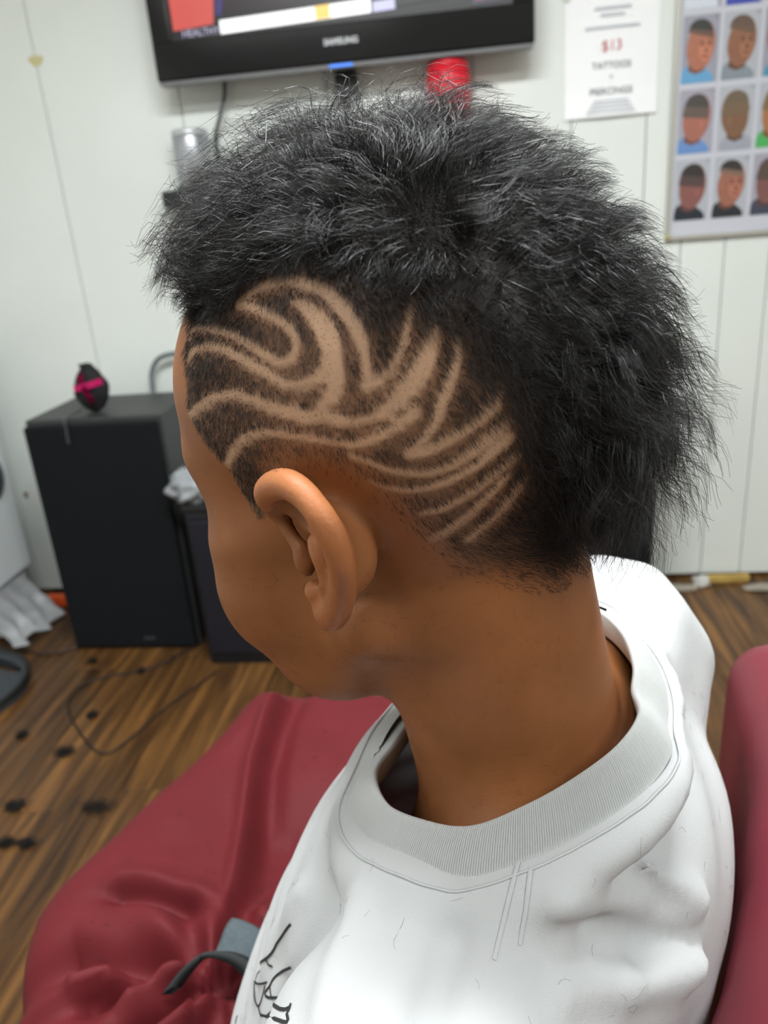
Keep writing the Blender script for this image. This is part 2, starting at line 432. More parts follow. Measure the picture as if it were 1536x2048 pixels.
poster = empty('haircut_poster', (.535, WALL_Y, 1.036)); tag(poster, 'haircut style poster with rows of head photographs on the wall', 'poster')
CP, RP, NC, NR = .0985, .165, 6, 6
PWd, PHt = CP * NC + .02, RP * NR + .05
box('backing', (PWd / 2, -.005, PHt / 2), (PWd, .008, PHt), mat('poster_paper', (202, 204, 214), .45), poster, bev=0)
M_FRAME = mat('poster_frame', (186, 184, 176), .35, metal=.3)
for c, s in (((0, -.008, PHt / 2), (.012, .016, PHt + .012)), ((PWd, -.008, PHt / 2), (.012, .016, PHt + .012)),
             ((PWd / 2, -.008, 0), (PWd, .016, .012)), ((PWd / 2, -.008, PHt), (PWd, .016, .012))):
    box('frame_strip', c, s, M_FRAME, poster, bev=.002)
_pm = {}
def pm(rgb):
    if rgb not in _pm: _pm[rgb] = mat('print_%d_%d_%d' % rgb, rgb, .4)
    return _pm[rgb]
def oval(cx, cz, rx, rz, t0=0, t1=2 * math.pi, n=22, tilt=0):
    o = []
    for t in np.linspace(t0, t1, n, endpoint=abs(t1 - t0) < 6.28):
        u, v = rx * math.cos(t), rz * math.sin(t)
        o.append((cx + u * math.cos(tilt) - v * math.sin(tilt), cz + u * math.sin(tilt) + v * math.cos(tilt)))
    return o
SKINS = [(176, 116, 84), (150, 98, 70), (196, 134, 96), (128, 82, 62), (190, 120, 100), (164, 104, 66)]
HAIRS = [(58, 52, 48), (104, 84, 70), (44, 40, 40), (88, 72, 62)]
SHIRTS = [(110, 176, 224), (150, 160, 170), (52, 76, 190), (232, 238, 248), (38, 44, 52), (84, 200, 110), (120, 160, 220)]
def photo(ix, iz, bgc, shirt, skin, hair, facing, fade=None, style=0):
    ox, oz = .012 + CP * ix, .042 + RP * iz
    lay = [0]
    bm = bmesh.new(); mats = []
    def add(pts, rgb):
        lay[0] += 1
        y = -.0095 - .00025 * lay[0]
        m = pm(tuple(int(c * .92) for c in rgb))
        if m not in mats: mats.append(m)
        pts = [(min(max(x, .002), CP - .008), min(max(z, .002), RP - .012)) for x, z in pts]
        vs = [bm.verts.new((ox + x, y, oz + z)) for x, z in pts]
        f = bm.faces.new(vs); f.normal_update(); f.material_index = mats.index(m)
        if f.normal.y > 0: f.normal_flip()
    W, Hh = CP - .008, RP - .012
    add([(.001, .001), (W, .001), (W, Hh), (.001, Hh)], bgc)
    d = facing
    cx, cz = W * (.5 + .02 * d), Hh * .56
    add([(W * .5 - d * W * .1 + x, z) for x, z in ((-.046, 0), (-.045, .020), (-.030, .036), (-.016, .044), (.012, .042), (.034, .026), (.044, .016), (.046, 0))], shirt)
    dk = tuple(int(c * .7) for c in skin)
    add([(cx - .022 - d * .007, .030), (cx - .004 - d * .006, .022), (cx + .016 - d * .006, .028), (cx + .024, cz - .01), (cx - .026, cz - .01)], dk)
    add(oval(cx, cz, .034, .056, tilt=-.12 * d), hair if style == 2 else skin)
    if style == 0:      # face seen: hair cap above, features
        add(oval(cx - d * .004, cz + .014, .033, .044, .15 if d > 0 else .25, math.pi - (.25 if d > 0 else .15), tilt=-.2 * d), fade or hair)
        add(oval(cx - d * .003, cz + .032, .029, .026, .1, math.pi - .1, tilt=-.2 * d), hair)
        add(oval(cx + d * .011, cz - .012, .016, .026), tuple(min(255, int(c * 1.16)) for c in skin))
        for ex in (d * .003, d * .019):
            add(oval(cx + ex, cz + .001, .005, .0022), (44, 32, 28)); add(oval(cx + ex, cz + .0075, .0065, .0016), (60, 44, 38))
        add(oval(cx + d * .013, cz - .012, .0045, .005), dk)
        add(oval(cx + d * .011, cz - .025, .008, .0028), (150, 80, 76))
        add(oval(cx - d * .026, cz - .006, .006, .012), tuple(min(255, int(c * 1.05)) for c in skin))
    elif style == 1:    # seen from behind, ear showing
        add(oval(cx - d * .003, cz + .010, .0325, .047, -.2, math.pi + .2, tilt=-.12 * d), fade or hair)
        add(oval(cx - d * .002, cz + .026, .030, .030, .0, math.pi, tilt=-.12 * d), hair)
        add(oval(cx + d * .012, cz - .014, .0055, .011), tuple(min(255, int(c * 1.1)) for c in skin))
    else:
        add(oval(cx, cz - .02, .022, .028), dk)
        add(oval(cx + d * .014, cz - .008, .005, .010), skin)
    add(oval(W * .90, Hh * .96, .004, .0022, n=10), (150, 152, 162))
    o = from_bm('photo', bm, None, poster)
    for m in mats: o.data.materials.append(m)
GREY, PALE, LIL = (170, 170, 184), (196, 199, 208), (182, 178, 192)
SPEC = {(0, 3): (LIL, (232, 240, 252), (206, 146, 108), (70, 58, 50), 1, (120, 92, 76), 0), (1, 3): (GREY, (60, 76, 190), (196, 124, 104), (60, 48, 44), 1, (128, 88, 76), 0),
        (2, 3): (PALE, SHIRTS[1], SKINS[1], HAIRS[0], -1, None, 0),
        (0, 2): (GREY, (110, 178, 226), (190, 120, 92), (52, 50, 46), 1, (112, 84, 70), 0), (1, 2): (PALE, (146, 158, 168), (156, 104, 74), (108, 84, 70), 1, (120, 92, 72), 0),
        (2, 2): (GREY, (60, 160, 190), (160, 100, 78), (70, 56, 50), -1, None, 0),
        (0, 1): (LIL, (116, 158, 220), (182, 116, 98), (80, 74, 72), 1, (110, 94, 84), 1), (1, 1): (PALE, (176, 178, 192), (138, 100, 74), (122, 104, 82), -1, (130, 106, 82), 1),
        (2, 1): (PALE, (84, 190, 100), (184, 122, 76), (140, 112, 76), 1, None, 1),
        (0, 0): (PALE, (36, 46, 56), (150, 96, 90), (56, 50, 48), 1, (92, 72, 70), 1), (1, 0): (PALE, (40, 44, 48), (172, 112, 92), (58, 54, 52), 1, (140, 112, 96), 0),
        (2, 0): (LIL, (70, 74, 92), (140, 92, 86), (96, 78, 70), 1, None, 1)}
for ix in range(NC):
    for iz in range(NR):
        if (ix, iz) in SPEC: photo(ix, iz, *SPEC[(ix, iz)])
        else: photo(ix, iz, random.choice([GREY, PALE, LIL]), random.choice(SHIRTS), random.choice(SKINS), random.choice(HAIRS), random.choice([-1, 1]), None, random.choice([0, 0, 1]))
pin = lathe('pin', [(.002, 0), (.007, .001), (.007, .005), (.004, .008)], mat('brass_pin', (190, 178, 120), .4), poster, seg=12, loc=(-.002, -.016, .004), rot=Matrix.Rotation(math.pi / 2, 3, 'X'))

# ------------------------------------------------------------------ loudspeakers and the other things on the floor
M_SPK = mat('speaker_vinyl', (52, 54, 54), .5, var=.08, vscale=40)
M_GRILLE = mat('speaker_cloth', (19, 21, 24), .92, bump=.4, bscale=900, spec=.2)
M_BADGE = mat('badge_grey', (58, 60, 64), .4)
def speaker(loc, label, dep, rz=0):
    e = empty('loudspeaker', loc, rz); tag(e, label, 'loudspeaker', 'black floor loudspeakers')
    w, h = .388, .705
    box('cabinet', (0, dep / 2 + .012, h / 2), (w, dep - .024, h), M_SPK, e, bev=.004)
    box('grille', (0, .006, h / 2 - .002), (w - .012, .022, h - .022), M_GRILLE, e, bev=.006)
    box('badge', (.05, -.0062, .04), (.035, .002, .009), M_BADGE, e, bev=.0008)
    for s in (-1, 1):
        for t in (-1, 1): pass
    return e
speaker((-1.033, 1.93, 0), 'black loudspeaker by the left wall with a pink ribboned brush on top', .32)
speaker((.285, 2.04, 0), 'black loudspeaker mostly hidden behind the hair on the right', .28)
M_BLACKFUZZ = mat('black_bristle', (16, 17, 18), .8, bump=.6, bscale=300)
M_PINK = mat('pink_ribbon', (226, 30, 120), .55)
e = empty('brush_pouch', (-1.055, 2.03, .7052)); tag(e, 'small black pouch with a pink crossed ribbon on the loudspeaker', 'pouch')
bm = bmesh.new()
bmesh.ops.create_uvsphere(bm, u_segments=28, v_segments=18, radius=1)
for v in bm.verts:
    z = v.co.z; s = .056 * (1 - .16 * max(0, z)) ; n = mnoise.noise(v.co * 2.2) * .006
    v.co = Vector((v.co.x * (s * .88 + n), v.co.y * (.030 + n), .064 + z * .064 + (.008 if z > .9 else 0)))
    if v.co.z < .003: v.co.z = .0
from_bm('pouch_body', bm, M_BLACKFUZZ, e, True)
def ribbon(p0, p1, w):
    P = []; 
    bm = bmesh.new(); prev = None
    for i in range(13):
        t = i / 12; x = p0[0] + (p1[0] - p0[0]) * t; z = p0[1] + (p1[1] - p0[1]) * t
        zz = (z - .064) / .064; q = max(0, 1 - zz * zz - (x / .046) ** 2)
        y = -.0345 * math.sqrt(q) - .0055
        dx, dz = p1[0] - p0[0], p1[1] - p0[1]; L = math.hypot(dx, dz); nx, nz = -dz / L * w / 2, dx / L * w / 2
        cur = [bm.verts.new((x + nx, y, z + nz)), bm.verts.new((x - nx, y, z - nz))]
        if prev: bm.faces.new((prev[0], prev[1], cur[1], cur[0]))
        prev = cur
    bmesh.ops.solidify(bm, geom=bm.faces, thickness=.0025); bmesh.ops.recalc_face_normals(bm, faces=bm.faces)
    from_bm('ribbon', bm, M_PINK, e, True)
ribbon((-.012, .112), (.014, .03), .017); ribbon((-.038, .070), (.042, .086), .017)
tube('drawstring', [(.01, -.012, .126), (-.012, -.016, .134), (-.004, -.02, .120)], .0025, M_BLACKFUZZ, e, n=14)
tube('hang_cord', [(-.03, -.02, .01), (-.036, -.105, .006), (-.037, -.112, -.02), (-.038, -.113, -.06)], .003, mat('clear_cord', (70, 72, 76), .4), e, n=24)
c = tube('speaker_wire', [(-.99, 2.285, .70), (-.985, 2.29, .76), (-.955, 2.29, .80), (-.90, 2.29, .812), (-.855, 2.29, .80), (-.835, 2.285, .75), (-.83, 2.28, .68), (-.835, 2.285, .5), (-.84, 2.285, .006)], .008, mat('grey_wire', (112, 120, 122), .5), n=70)
tag(c, 'grey wire arching above the back of the left loudspeaker', 'cable')

# black equipment case and the crumpled clear bag on it
e = empty('equipment_case', (-.545, 1.83, 0)); tag(e, 'low black equipment case on the floor between loudspeaker and face', 'case')
M_CASE = mat('case_black', (20, 21, 28), .45)
box('case_body', (0, .17, .235), (.46, .32, .45), M_CASE, e, bev=.006)
box('case_lid', (0, .17, .472), (.47, .33, .022), M_DARK, e, bev=.004)
box('case_plinth', (0, .17, .010), (.45, .31, .02), mat('plinth_black', (9, 9, 10), .7), e, bev=.002)
box('case_door', (0, .006, .24), (.43, .012, .40), mat('case_door', (27, 29, 38), .35), e, bev=.003)
box('door_handle', (.15, -.006, .38), (.08, .012, .012), M_DARK, e)
bm = bmesh.new(); bmesh.ops.create_icosphere(bm, subdivisions=4, radius=1)
for v in bm.verts:
    n = 1 + .38 * mnoise.noise(v.co * 2.1 + Vector((3, 1, 2))) + .16 * mnoise.noise(v.co * 5.5)
    v.co = Vector((v.co.x * .072 * n, v.co.y * .05 * n, max(0, .038 + v.co.z * .052 * n)))
o = from_bm('plastic_bag', bm, mat('clear_plastic', (150, 154, 158), .2, spec=.8), None, True); o.location = (-.748, 1.885, .4835)
tag(o, 'crumpled clear plastic bag on top of the black equipment case', 'plastic bag')

# white appliance at the left edge
e = empty('white_appliance', (-1.70, 2.09, 0)); tag(e, 'white appliance with a dark round door at the left edge', 'appliance')
M_APP = mat('appliance_white', (222, 228, 230), .35)
box('appliance_body', (0, 0, .505), (.46, .22, .68), M_APP, e, bev=.02, seg=4)
box('appliance_base', (-.01, 0, .085), (.42, .20, .16), M_APP, e, bev=.012, seg=3)
box('control_panel', (0, 0, .875), (.46, .22, .06), M_APP, e, bev=.012, seg=3)
lathe('side_vent', [(.07, -.01), (.07, .004), (.06, .010), (.03, .011)], mat('door_dark', (38, 40, 60), .2), e, seg=40, loc=(.23, .0, .50), rot=Matrix.Rotation(math.pi / 2, 3, 'Y'))
lathe('round_door', [(.095, 0), (.10, .01), (.085, .025), (.06, .03)], mat('door_glass', (22, 22, 30), .1), e, seg=40, loc=(0, -.108, .52), rot=Matrix.Rotation(math.pi / 2, 3, 'X'))
bm = bmesh.new()
NX, NZ = 60, 26
grid = []
for i in range(NX + 1):
    r_ = []
    for j in range(NZ + 1):
        u, w = i / NX, j / NZ
        flare = (1 - w) ** 1.5
        xx = .008 + .085 * flare + .018 * math.sin(u * 23 + 2 * math.sin(w * 4)) * (.15 + flare) + .02 * mnoise.noise(Vector((u * 5, w * 4, 0))) * (1 - w)
        yy = .085 - .24 * u
        zz = .036 * (1 - w) * u + .006 + .172 * w + .03 * (1 - w) * max(0, math.sin(u * 11 + 1))
        r_.append(bm.verts.new((xx, yy, zz)))
    grid.append(r_)
for i in range(NX):
    for j in range(NZ): bm.faces.new((grid[i][j], grid[i + 1][j], grid[i + 1][j + 1], grid[i][j + 1]))
bmesh.ops.solidify(bm, geom=bm.faces, thickness=.002); bmesh.ops.recalc_face_normals(bm, faces=bm.faces)
o = from_bm('plastic_sheet', bm, mat('milky_plastic', (206, 208, 210), .35), None, True); o.location = (-1.46, 2.03, 0)
tag(o, 'rumpled milky plastic sheet hanging at the foot of the white appliance', 'plastic sheet')

# dark floor base with a slot
bm = bmesh.new()
def ring_pts(rx, ry, cx=0, cy=0, n=48): return [(cx + rx * math.cos(2 * math.pi * i / n), cy + ry * math.sin(2 * math.pi * i / n)) for i in range(n)]
outer, inner = ring_pts(.20, .20), ring_pts(.085, .020, .085, .118)
_c, _s = math.cos(-.45), math.sin(-.45)
inner = [(.085 + (x - .085) * _c - (y - .118) * _s, .118 + (x - .085) * _s + (y - .118) * _c) for x, y in inner]
vo = [[bm.verts.new((x, y, z)) for x, y in outer] for z in (0, .03)]
vi = [[bm.verts.new((x, y, z)) for x, y in inner] for z in (0, .03)]
n = 48
for i in range(n):
    k = (i + 1) % n
    bm.faces.new((vo[0][i], vo[0][k], vo[1][k], vo[1][i])); bm.faces.new((vi[0][k], vi[0][i], vi[1][i], vi[1][k]))
for lv in (0, 1):
    es = [bm.edges.get((vo[lv][i], vo[lv][(i + 1) % n])) for i in range(n)] + [bm.edges.get((vi[lv][i], vi[lv][(i + 1) % n])) for i in range(n)]
    bmesh.ops.triangle_fill(bm, edges=es, use_beauty=True)
bmesh.ops.recalc_face_normals(bm, faces=bm.faces)
e = empty('stand_base', (-1.465, 1.685, 0), 0); tag(e, 'dark grey oval stand base with a handle slot on the floor', 'stand base')
from_bm('base_plate', bm, mat('base_grey', (52, 57, 62), .55), e)
tube('base_rim', [(x, y, .026) for x, y in ring_pts(.196, .196)], .009, mat('rim_black', (24, 26, 28), .5), e, closed=True)
lathe('post_socket', [(.03, .028), (.028, .06), (.02, .065)], M_DARK, e, seg=20, loc=(-.06, -.03, 0))

c = tube('floor_wire', [(-.80, 2.02, .004), (-.86, 1.92, .004), (-.946, 1.814, .004), (-1.06, 1.775, .004), (-1.114, 1.72, .004), (-1.10, 1.63, .004), (-.99, 1.50, .004), (-.911, 1.443, .004), (-.87, 1.50, .004), (-.83, 1.62, .004), (-.772, 1.737, .004), (-.745, 1.80, .004)], .0028, mat('black_wire', (40, 30, 24), .6), n=160, sides=6)
tag(c, 'thin black wire looping across the wooden floor', 'cable')
c = tube('floor_wire', [(-1.17, 1.985, .005), (-1.235, 1.93, .005), (-1.30, 1.90, .005), (-1.40, 1.925, .005)], .004, mat('brown_wire', (60, 42, 32), .6), n=30, sides=6)
tag(c, 'short dark wire beside the foot of the left loudspeaker', 'cable')
o = box('orange_plug', (-1.43, 2.225, .02), (.085, .03, .04), mat('orange_plastic', (232, 92, 40), .4), None, bev=.006)
tag(o, 'orange plug lying on the floor behind the left loudspeaker', 'plug')

# broken strip and rubble along the foot of the right wall
M_RUBBLE = mat('rubble_grey', (160, 152, 138), .8, var=.2, vscale=60)
def lump(name, loc, s, m, label, seed, cat='rubble'):
    bm = bmesh.new(); bmesh.ops.create_icosphere(bm, subdivisions=3, radius=1)
    for v in bm.verts:
        n_ = 1 + .45 * mnoise.noise(v.co * 1.7 + Vector((seed, 0, 0)))
        v.co = Vector((v.co.x * s[0] * n_, v.co.y * s[1] * n_, max(0, s[2] * .8 + v.co.z * s[2] * n_)))
    o = from_bm(name, bm, m, None, True); o.location = loc
    return tag(o, label, cat, 'rubble along the right wall')
lump('plaster_lump', (.678, 2.268, 0), (.028, .02, .018), mat('plaster_white', (206, 206, 200), .8), 'white plaster lump at the foot of the right wall', 3)
lump('plaster_lump', (.60, 2.245, 0), (.07, .022, .008), M_RUBBLE, 'flat grey plaster crumbs beside the white plaster lump', 9)
lump('plaster_lump', (.88, 2.235, 0), (.09, .022, .008), M_RUBBLE, 'grey plaster crumbs at the right end of the yellow wood strip', 14)
o = box('wood_strip', (.765, 2.295, .011), (.13, .02, .022), mat('raw_wood', (186, 154, 84), .7, var=.2, vscale=30), None, bev=.002, rot=Matrix.Rotation(.03, 3, 'Z'))
tag(o, 'broken strip of raw yellow wood at the foot of the wall', 'wood strip')

M_STAIN = mat('yellow_stain', (206, 200, 150), .6); M_STAIN2 = mat('brown_stain', (150, 128, 104), .6)
for (x, z, rx, rz, m) in ((-1.170, 1.624, .020, .016, M_STAIN), (-1.522, .365, .008, .014, M_STAIN2)):
    poly_plate('stain', [(x + rx * math.cos(t) * (1 + .25 * math.sin(3 * t)), z + rz * math.sin(t) * (1 + .2 * math.cos(2 * t))) for t in np.linspace(0, 2 * math.pi, 20)[:-1]], WALL_Y - .0002, m, wall_back, th=.0003)
def tuft(loc, rx, ry, seed, label):
    r = np.random.default_rng(seed); n = 150
    V, F = [], []
    for i in range(n):
        c = np.array([r.normal() * rx * .42, r.normal() * ry * .42, .0012 + abs(r.normal()) * .005]); a = r.uniform(0, 6.28); L = r.uniform(.008, .02)
        d = np.array([math.cos(a), math.sin(a), 0]); q = np.array([-d[1], d[0], 0])
        pts = [c - d * L / 2, c + q * L * r.uniform(-.3, .3) + np.array([0, 0, .003]), c + d * L / 2]
        for p in pts: p[2] = max(p[2], .0008)
        k = len(V)
        for p in pts: V += [p + q * .0005, p - q * .0005, p + np.array([0, 0, .0008])]
        for s_ in (0, 3):
            for e_ in range(3): F.append((k + s_ + e_, k + s_ + (e_ + 1) % 3, k + s_ + 3 + (e_ + 1) % 3, k + s_ + 3 + e_))
    o = link('hair_clump', np_mesh('hair_clump', V, F), M_CLIP, None)
    o.location = loc; tag(o, label, 'hair clump', 'cut hair on the floor')
M_CLIP = mat('cut_hair', (18, 14, 12), .6)
for i, (x, y, rx, ry, lb) in enumerate(((-.846, 1.265, .05, .022, 'largest dark hair clump on the floor beside the red cape'), (-1.038, 1.265, .03, .018, 'dark hair clump left of the largest one on the floor'),
        (-.995, 1.157, .022, .014, 'left of two small hair clumps nearest the photo edge'), (-.950, 1.158, .022, .012, 'right of two small hair clumps nearest the photo edge'),
        (-1.014, 1.446, .026, .02, 'small hair clump beside the loop of black wire'), (-1.015, 1.596, .014, .01, 'tiny hair tuft inside the loop of black wire'),
        (-1.162, 1.513, .014, .01, 'tiny hair tuft near the grey stand base'), (-.966, 1.801, .010, .008, 'tiny hair tuft on the floor near the equipment case'), (-1.14, 1.857, .012, .008, 'tiny hair tuft in front of the left loudspeaker'))):
    tuft((x, y, 0), rx, ry, 40 + i, lb)

# ------------------------------------------------------------------ the boy: frames
# head frame: x forward, y to his left, z up, origin midway between the ear holes
HM = np.array([[-.8672, -.4671, -.1726], [.4625, -.8840, .0684], [-.1845, -.0205, .9826]])
HT = np.array([-.0218, .3074, 1.0418])
# torso frame: a forward, b to his left, z up (world height)
TF = np.array([-.9023, .4311, 0]); TR = np.array([.4311, .9023, 0])
TO = TF * .115 + TR * .30
def h2w(p): return np.asarray(p) @ HM.T + HT
def w2h(p): return (np.asarray(p) - HT) @ HM
def t2w(p):
    p = np.asarray(p, float); return TO + p[..., 0:1] * TF - p[..., 1:2] * TR + p[..., 2:3] * np.array([0, 0, 1.])
def w2t(p):
    q = np.asarray(p, float) - TO; return np.stack([q @ TF, -(q @ TR), q[..., 2]], -1)

def head_sdf(P):
    x, y, z = P; ya = np.abs(y); Q = (x, ya, z)
    D = ell(P, (.002, 0, .056), (.092, .0715, .074))
    D = smin(D, ell(P, (-.028, 0, .042), (.060, .062, .064)), .02)
    D = smin(D, ell(P, (.050, 0, .050), (.047, .058, .050)), .02)
    D = smin(D, ell(P, (.040, 0, -.015), (.052, .052, .070)), .02)
    D = smin(D, cap(Q, (.010, .044, -.040), (.066, .014, -.078), .015, .013), .016)
    D = smin(D, ell(Q, (.063, .0345, -.027), (.030, .028, .036)), .016)
    D = smin(D, ell(Q, (.058, .045, .000), (.022, .015, .014)), .014)
    D = smin(D, cap(Q, (.090, .010, .036), (.073, .046, .036), .008, .008), .012)
    D = smin(D, ell(P, (.079, 0, -.076), (.015, .017, .014)), .012)
    D = smin(D, ell(Q, (.054, .023, -.067), (.028, .022, .021)), .018)
    D = smin(D, ell(Q, (.064, .044, .022), (.014, .011, .016)), .012)
    D = smax(D, -ell(Q, (.102, .029, .018), (.015, .016, .010)), .010)
    D = smin(D, cap(P, (.095, 0, .022), (.112, 0, -.016), .006, .009), .008)          # nose
    D = smin(D, ell(Q, (.103, .010, -.018), (.009, .007, .006)), .005)
    D = smin(D, ell(Q, (.080, .029, .017), (.012, .013, .009)), .003)                # eyelids
    D = smax(D, -cap(Q, (.098, .022, .0165), (.094, .040, .0145), .0012), .002)
    D = smin(D, ell(P, (.094, 0, -.042), (.010, .022, .0055)), .005)                 # lips
    D = smin(D, ell(P, (.092, 0, -.051), (.010, .018, .006)), .004)
    D = smax(D, -cap(Q, (.106, 0, -.0465), (.094, .022, -.0465), .0012), .002)
    return D

RIM = np.array([(.0205, .066, .0165), (.0162, .073, .0244), (.0065, .079, .0293), (-.0041, .083, .0311), (-.0134, .0865, .0284), (-.0198, .0885, .0218),
                (-.0217, .088, .0140), (-.0197, .085, .0042), (-.0133, .080, -.0063), (-.0050, .075, -.0155), (.0035, .0705, -.0215)])
def ear_sdf(P):
    R_ = smooth_path(RIM, 34)
    D = None
    # thin flange between rim and head: fan of capsules towards the concha
    cen = np.array([.006, .0665, .002])
    for i in range(len(R_) - 1):
        rr = .0036 + .0009 * math.sin(math.pi * min(1, i / 14))
        if i > 24: rr = .0036 + .0016 * (i - 24) / 9
        d = cap(P, R_[i], R_[i + 1], rr)
        D = d if D is None else smin(D, d, .0015)
    fl = None
    for i in range(2, len(R_), 2):
        inn = cen + (R_[i] - cen) * .30 + np.array([-.004, -.004, 0])
        mid = cen + (R_[i] - cen) * .72 + np.array([-.0035, -.0020, 0])
        d = np.minimum(cap(P, R_[i] + np.array([-.0012, -.0008, 0]), mid, .0024, .0022), cap(P, mid, inn, .0022, .003))
        fl = d if fl is None else smin(fl, d, .005)
    D = smin(D, fl, .003)
    # back of the concha (bulge towards the head)
    D = smin(D, ell(P, (-.006, .066, .001), (.011, .011, .017)), .005)
    # hollow under the fold of the rim, then the rim again over it
    D = smax(D, -ell(P, (.0085, .0775, .0165), (.0105, .0060, .0090)), .002)
    for i in range(len(R_) - 1):
        rr = .0037 + .0010 * math.sin(math.pi * min(1, i / 14))
        if i > 24: rr = .0036 + .0016 * (i - 24) / 9
        D = smin(D, cap(P, R_[i], R_[i + 1], rr), .0012)
    D = smin(D, cap(P, (.0205, .0665, .0165), (.0160, .0672, .0060), .0030, .0026), .003)
    # antihelix, tragus, antitragus, lobe
    ah = smooth_path([(-.008, .0805, .010), (-.0095, .0810, .004), (-.0070, .0782, -.0035), (-.001, .0745, -.0105)], 10)
    for i in range(len(ah) - 1): D = smin(D, cap(P, ah[i], ah[i + 1], .0028), .003)
    D = smin(D, ell(P, (.0125, .0680, -.0020), (.0040, .0040, .0070)), .004)
    D = smin(D, ell(P, (.0070, .0725, -.0125), (.0042, .0040, .0042)), .003)
    D = smin(D, ell(P, (.0050, .0705, -.0215), (.0065, .0048, .0075)), .004)
    # concha hollow
    D = smax(D, -ell(P, (.0030, .0765, .0010), (.0082, .0095, .0090)), .002)
    return D

def torso_sdf(A, infl=0.0):
    a, b, z = A; ba = np.abs(b); Q = (a, ba, z)
    D = ell(A, (.004, 0, .745), (.086 + infl, .140 + infl, .150 + infl))
    D = smin(D, ell(A, (.018, 0, .600), (.098 + infl, .128 + infl, .15)), .05)
    D = smin(D, ell(A, (.005, -.02, .520), (.11 + infl, .15 + infl, .09)), .04)
    D = smin(D, cap(A, (-.008, .030, .900), (-.006, .125, .846), .030 + infl, .034 + infl), .03)
    D = smin(D, ell(A, (-.006, .145, .832), (.050 + infl, .050 + infl, .046 + infl)), .03)
    D = smin(D, cap(A, (-.008, -.030, .905), (.000, -.115, .880), .028 + infl, .034 + infl), .03)   # far shoulder is held higher
    D = smin(D, ell(A, (.002, -.130, .862), (.046 + infl, .050 + infl, .046 + infl)), .03)
    return D

def axis(segs):
    out = [segs[0][0]]
    for a, b, s in segs:
        n = max(1, int(round((b - a) / s))); out += list(np.linspace(a, b, n + 1)[1:])
    return np.array(out)
gx = axis([(-.40, -.12, .012), (-.12, -.045, .0022), (-.045, .03, .0013), (.03, .12, .0020), (.12, .56, .012)])
gy = axis([(-.40, -.105, .012), (-.105, .05, .0024), (.05, .098, .0011), (.098, .44, .012)])
gz = axis([(-1.0, -.20, .013), (-.20, -.10, .0028), (-.10, -.036, .0022), (-.036, .04, .0013), (.04, .14, .0025), (.14, .17, .01)])
P = [p.astype(np.float32) for p in np.meshgrid(gx, gy, gz, indexing='ij')]
D = head_sdf(P)
# ears
ix = slice(np.searchsorted(gx, -.05), np.searchsorted(gx, .045)); iz = slice(np.searchsorted(gz, -.06), np.searchsorted(gz, .055))
for side in (1, -1):
    iy = slice(np.searchsorted(gy, .045), np.searchsorted(gy, .1)) if side > 0 else slice(np.searchsorted(gy, -.1), np.searchsorted(gy, -.045))
    sub = (ix, iy, iz); Ps = (P[0][sub], side * P[1][sub], P[2][sub])
    D[sub] = smin(D[sub], ear_sdf(Ps), .008)
# torso, neck, limbs in the torso frame
HMf = HM.astype(np.float32)
Wc = [HMf[i, 0] * P[0] + HMf[i, 1] * P[1] + HMf[i, 2] * P[2] + np.float32(HT[i] - TO[i]) for i in range(3)]
A = (np.float32(TF[0]) * Wc[0] + np.float32(TF[1]) * Wc[1], -(np.float32(TR[0]) * Wc[0] + np.float32(TR[1]) * Wc[1]), Wc[2])
del Wc
skull_base = w2t(h2w((-.022, 0, -.012)))
skull_low = w2t(h2w((-.012, 0, -.050)))
D = smin(D, cap(A, skull_base + np.array([.006, 0, 0]), (.004, 0, .865), .045, .049), .018)
D = smin(D, cap(A, skull_low, (.012, 0, .890), .036, .042), .022)
D = smin(D, torso_sdf(A), .022)
KNEES = {1: np.array([.300, .065, .590]), -1: np.array([.335, -.225, .595])}
for s in (1, -1):
    D = smin(D, cap(A, (-.006, s * .150, .828 if s > 0 else .855), (.020, s * .190, .640), .042, .036), .02)
    D = smin(D, cap(A, (.020, s * .190, .640), (.20, s * .10 - .05, .552), .034, .026), .015)
    hx = np.array([.22, s * .075 - .055, .548])                                  # hand: palm and five fingers on the lap
    D = smin(D, ell(A, hx, (.045, .034, .016)), .012)
    for k in range(4):
        f0 = hx + np.array([.03, (k - 1.5) * .016, 0]); L = (.045, .052, .048, .036)[k]
        D = smin(D, cap(A, f0, f0 + np.array([L, (k - 1.5) * .004, -.012]), .0085, .0075), .004)
    D = smin(D, cap(A, hx + np.array([-.01, -s * .03, .0]), hx + np.array([.03, -s * .052, -.004]), .010, .008), .005)
    k = KNEES[s]
    D = smin(D, cap(A, (.02, s * .08 - .02, .545), k, .072, .050), .03)
    D = smin(D, cap(A, k, k + np.array([.0, 0, -.36]), .048, .036), .03)
    D = smin(D, cap(A, k + np.array([.0, 0, -.37]), k + np.array([.06, 0, -.40]), .036, .026), .02)
SKIN_V, SKIN_F = nets(gx, gy, gz, D)
del A
BODY_D = D

person = empty('person', tuple(h2w((0, 0, 0)) * np.array([1, 1, 0])))
tag(person, 'seated boy seen from behind in a white t-shirt with a patterned haircut, head bowed', 'person')
PB = np.array(person.location)

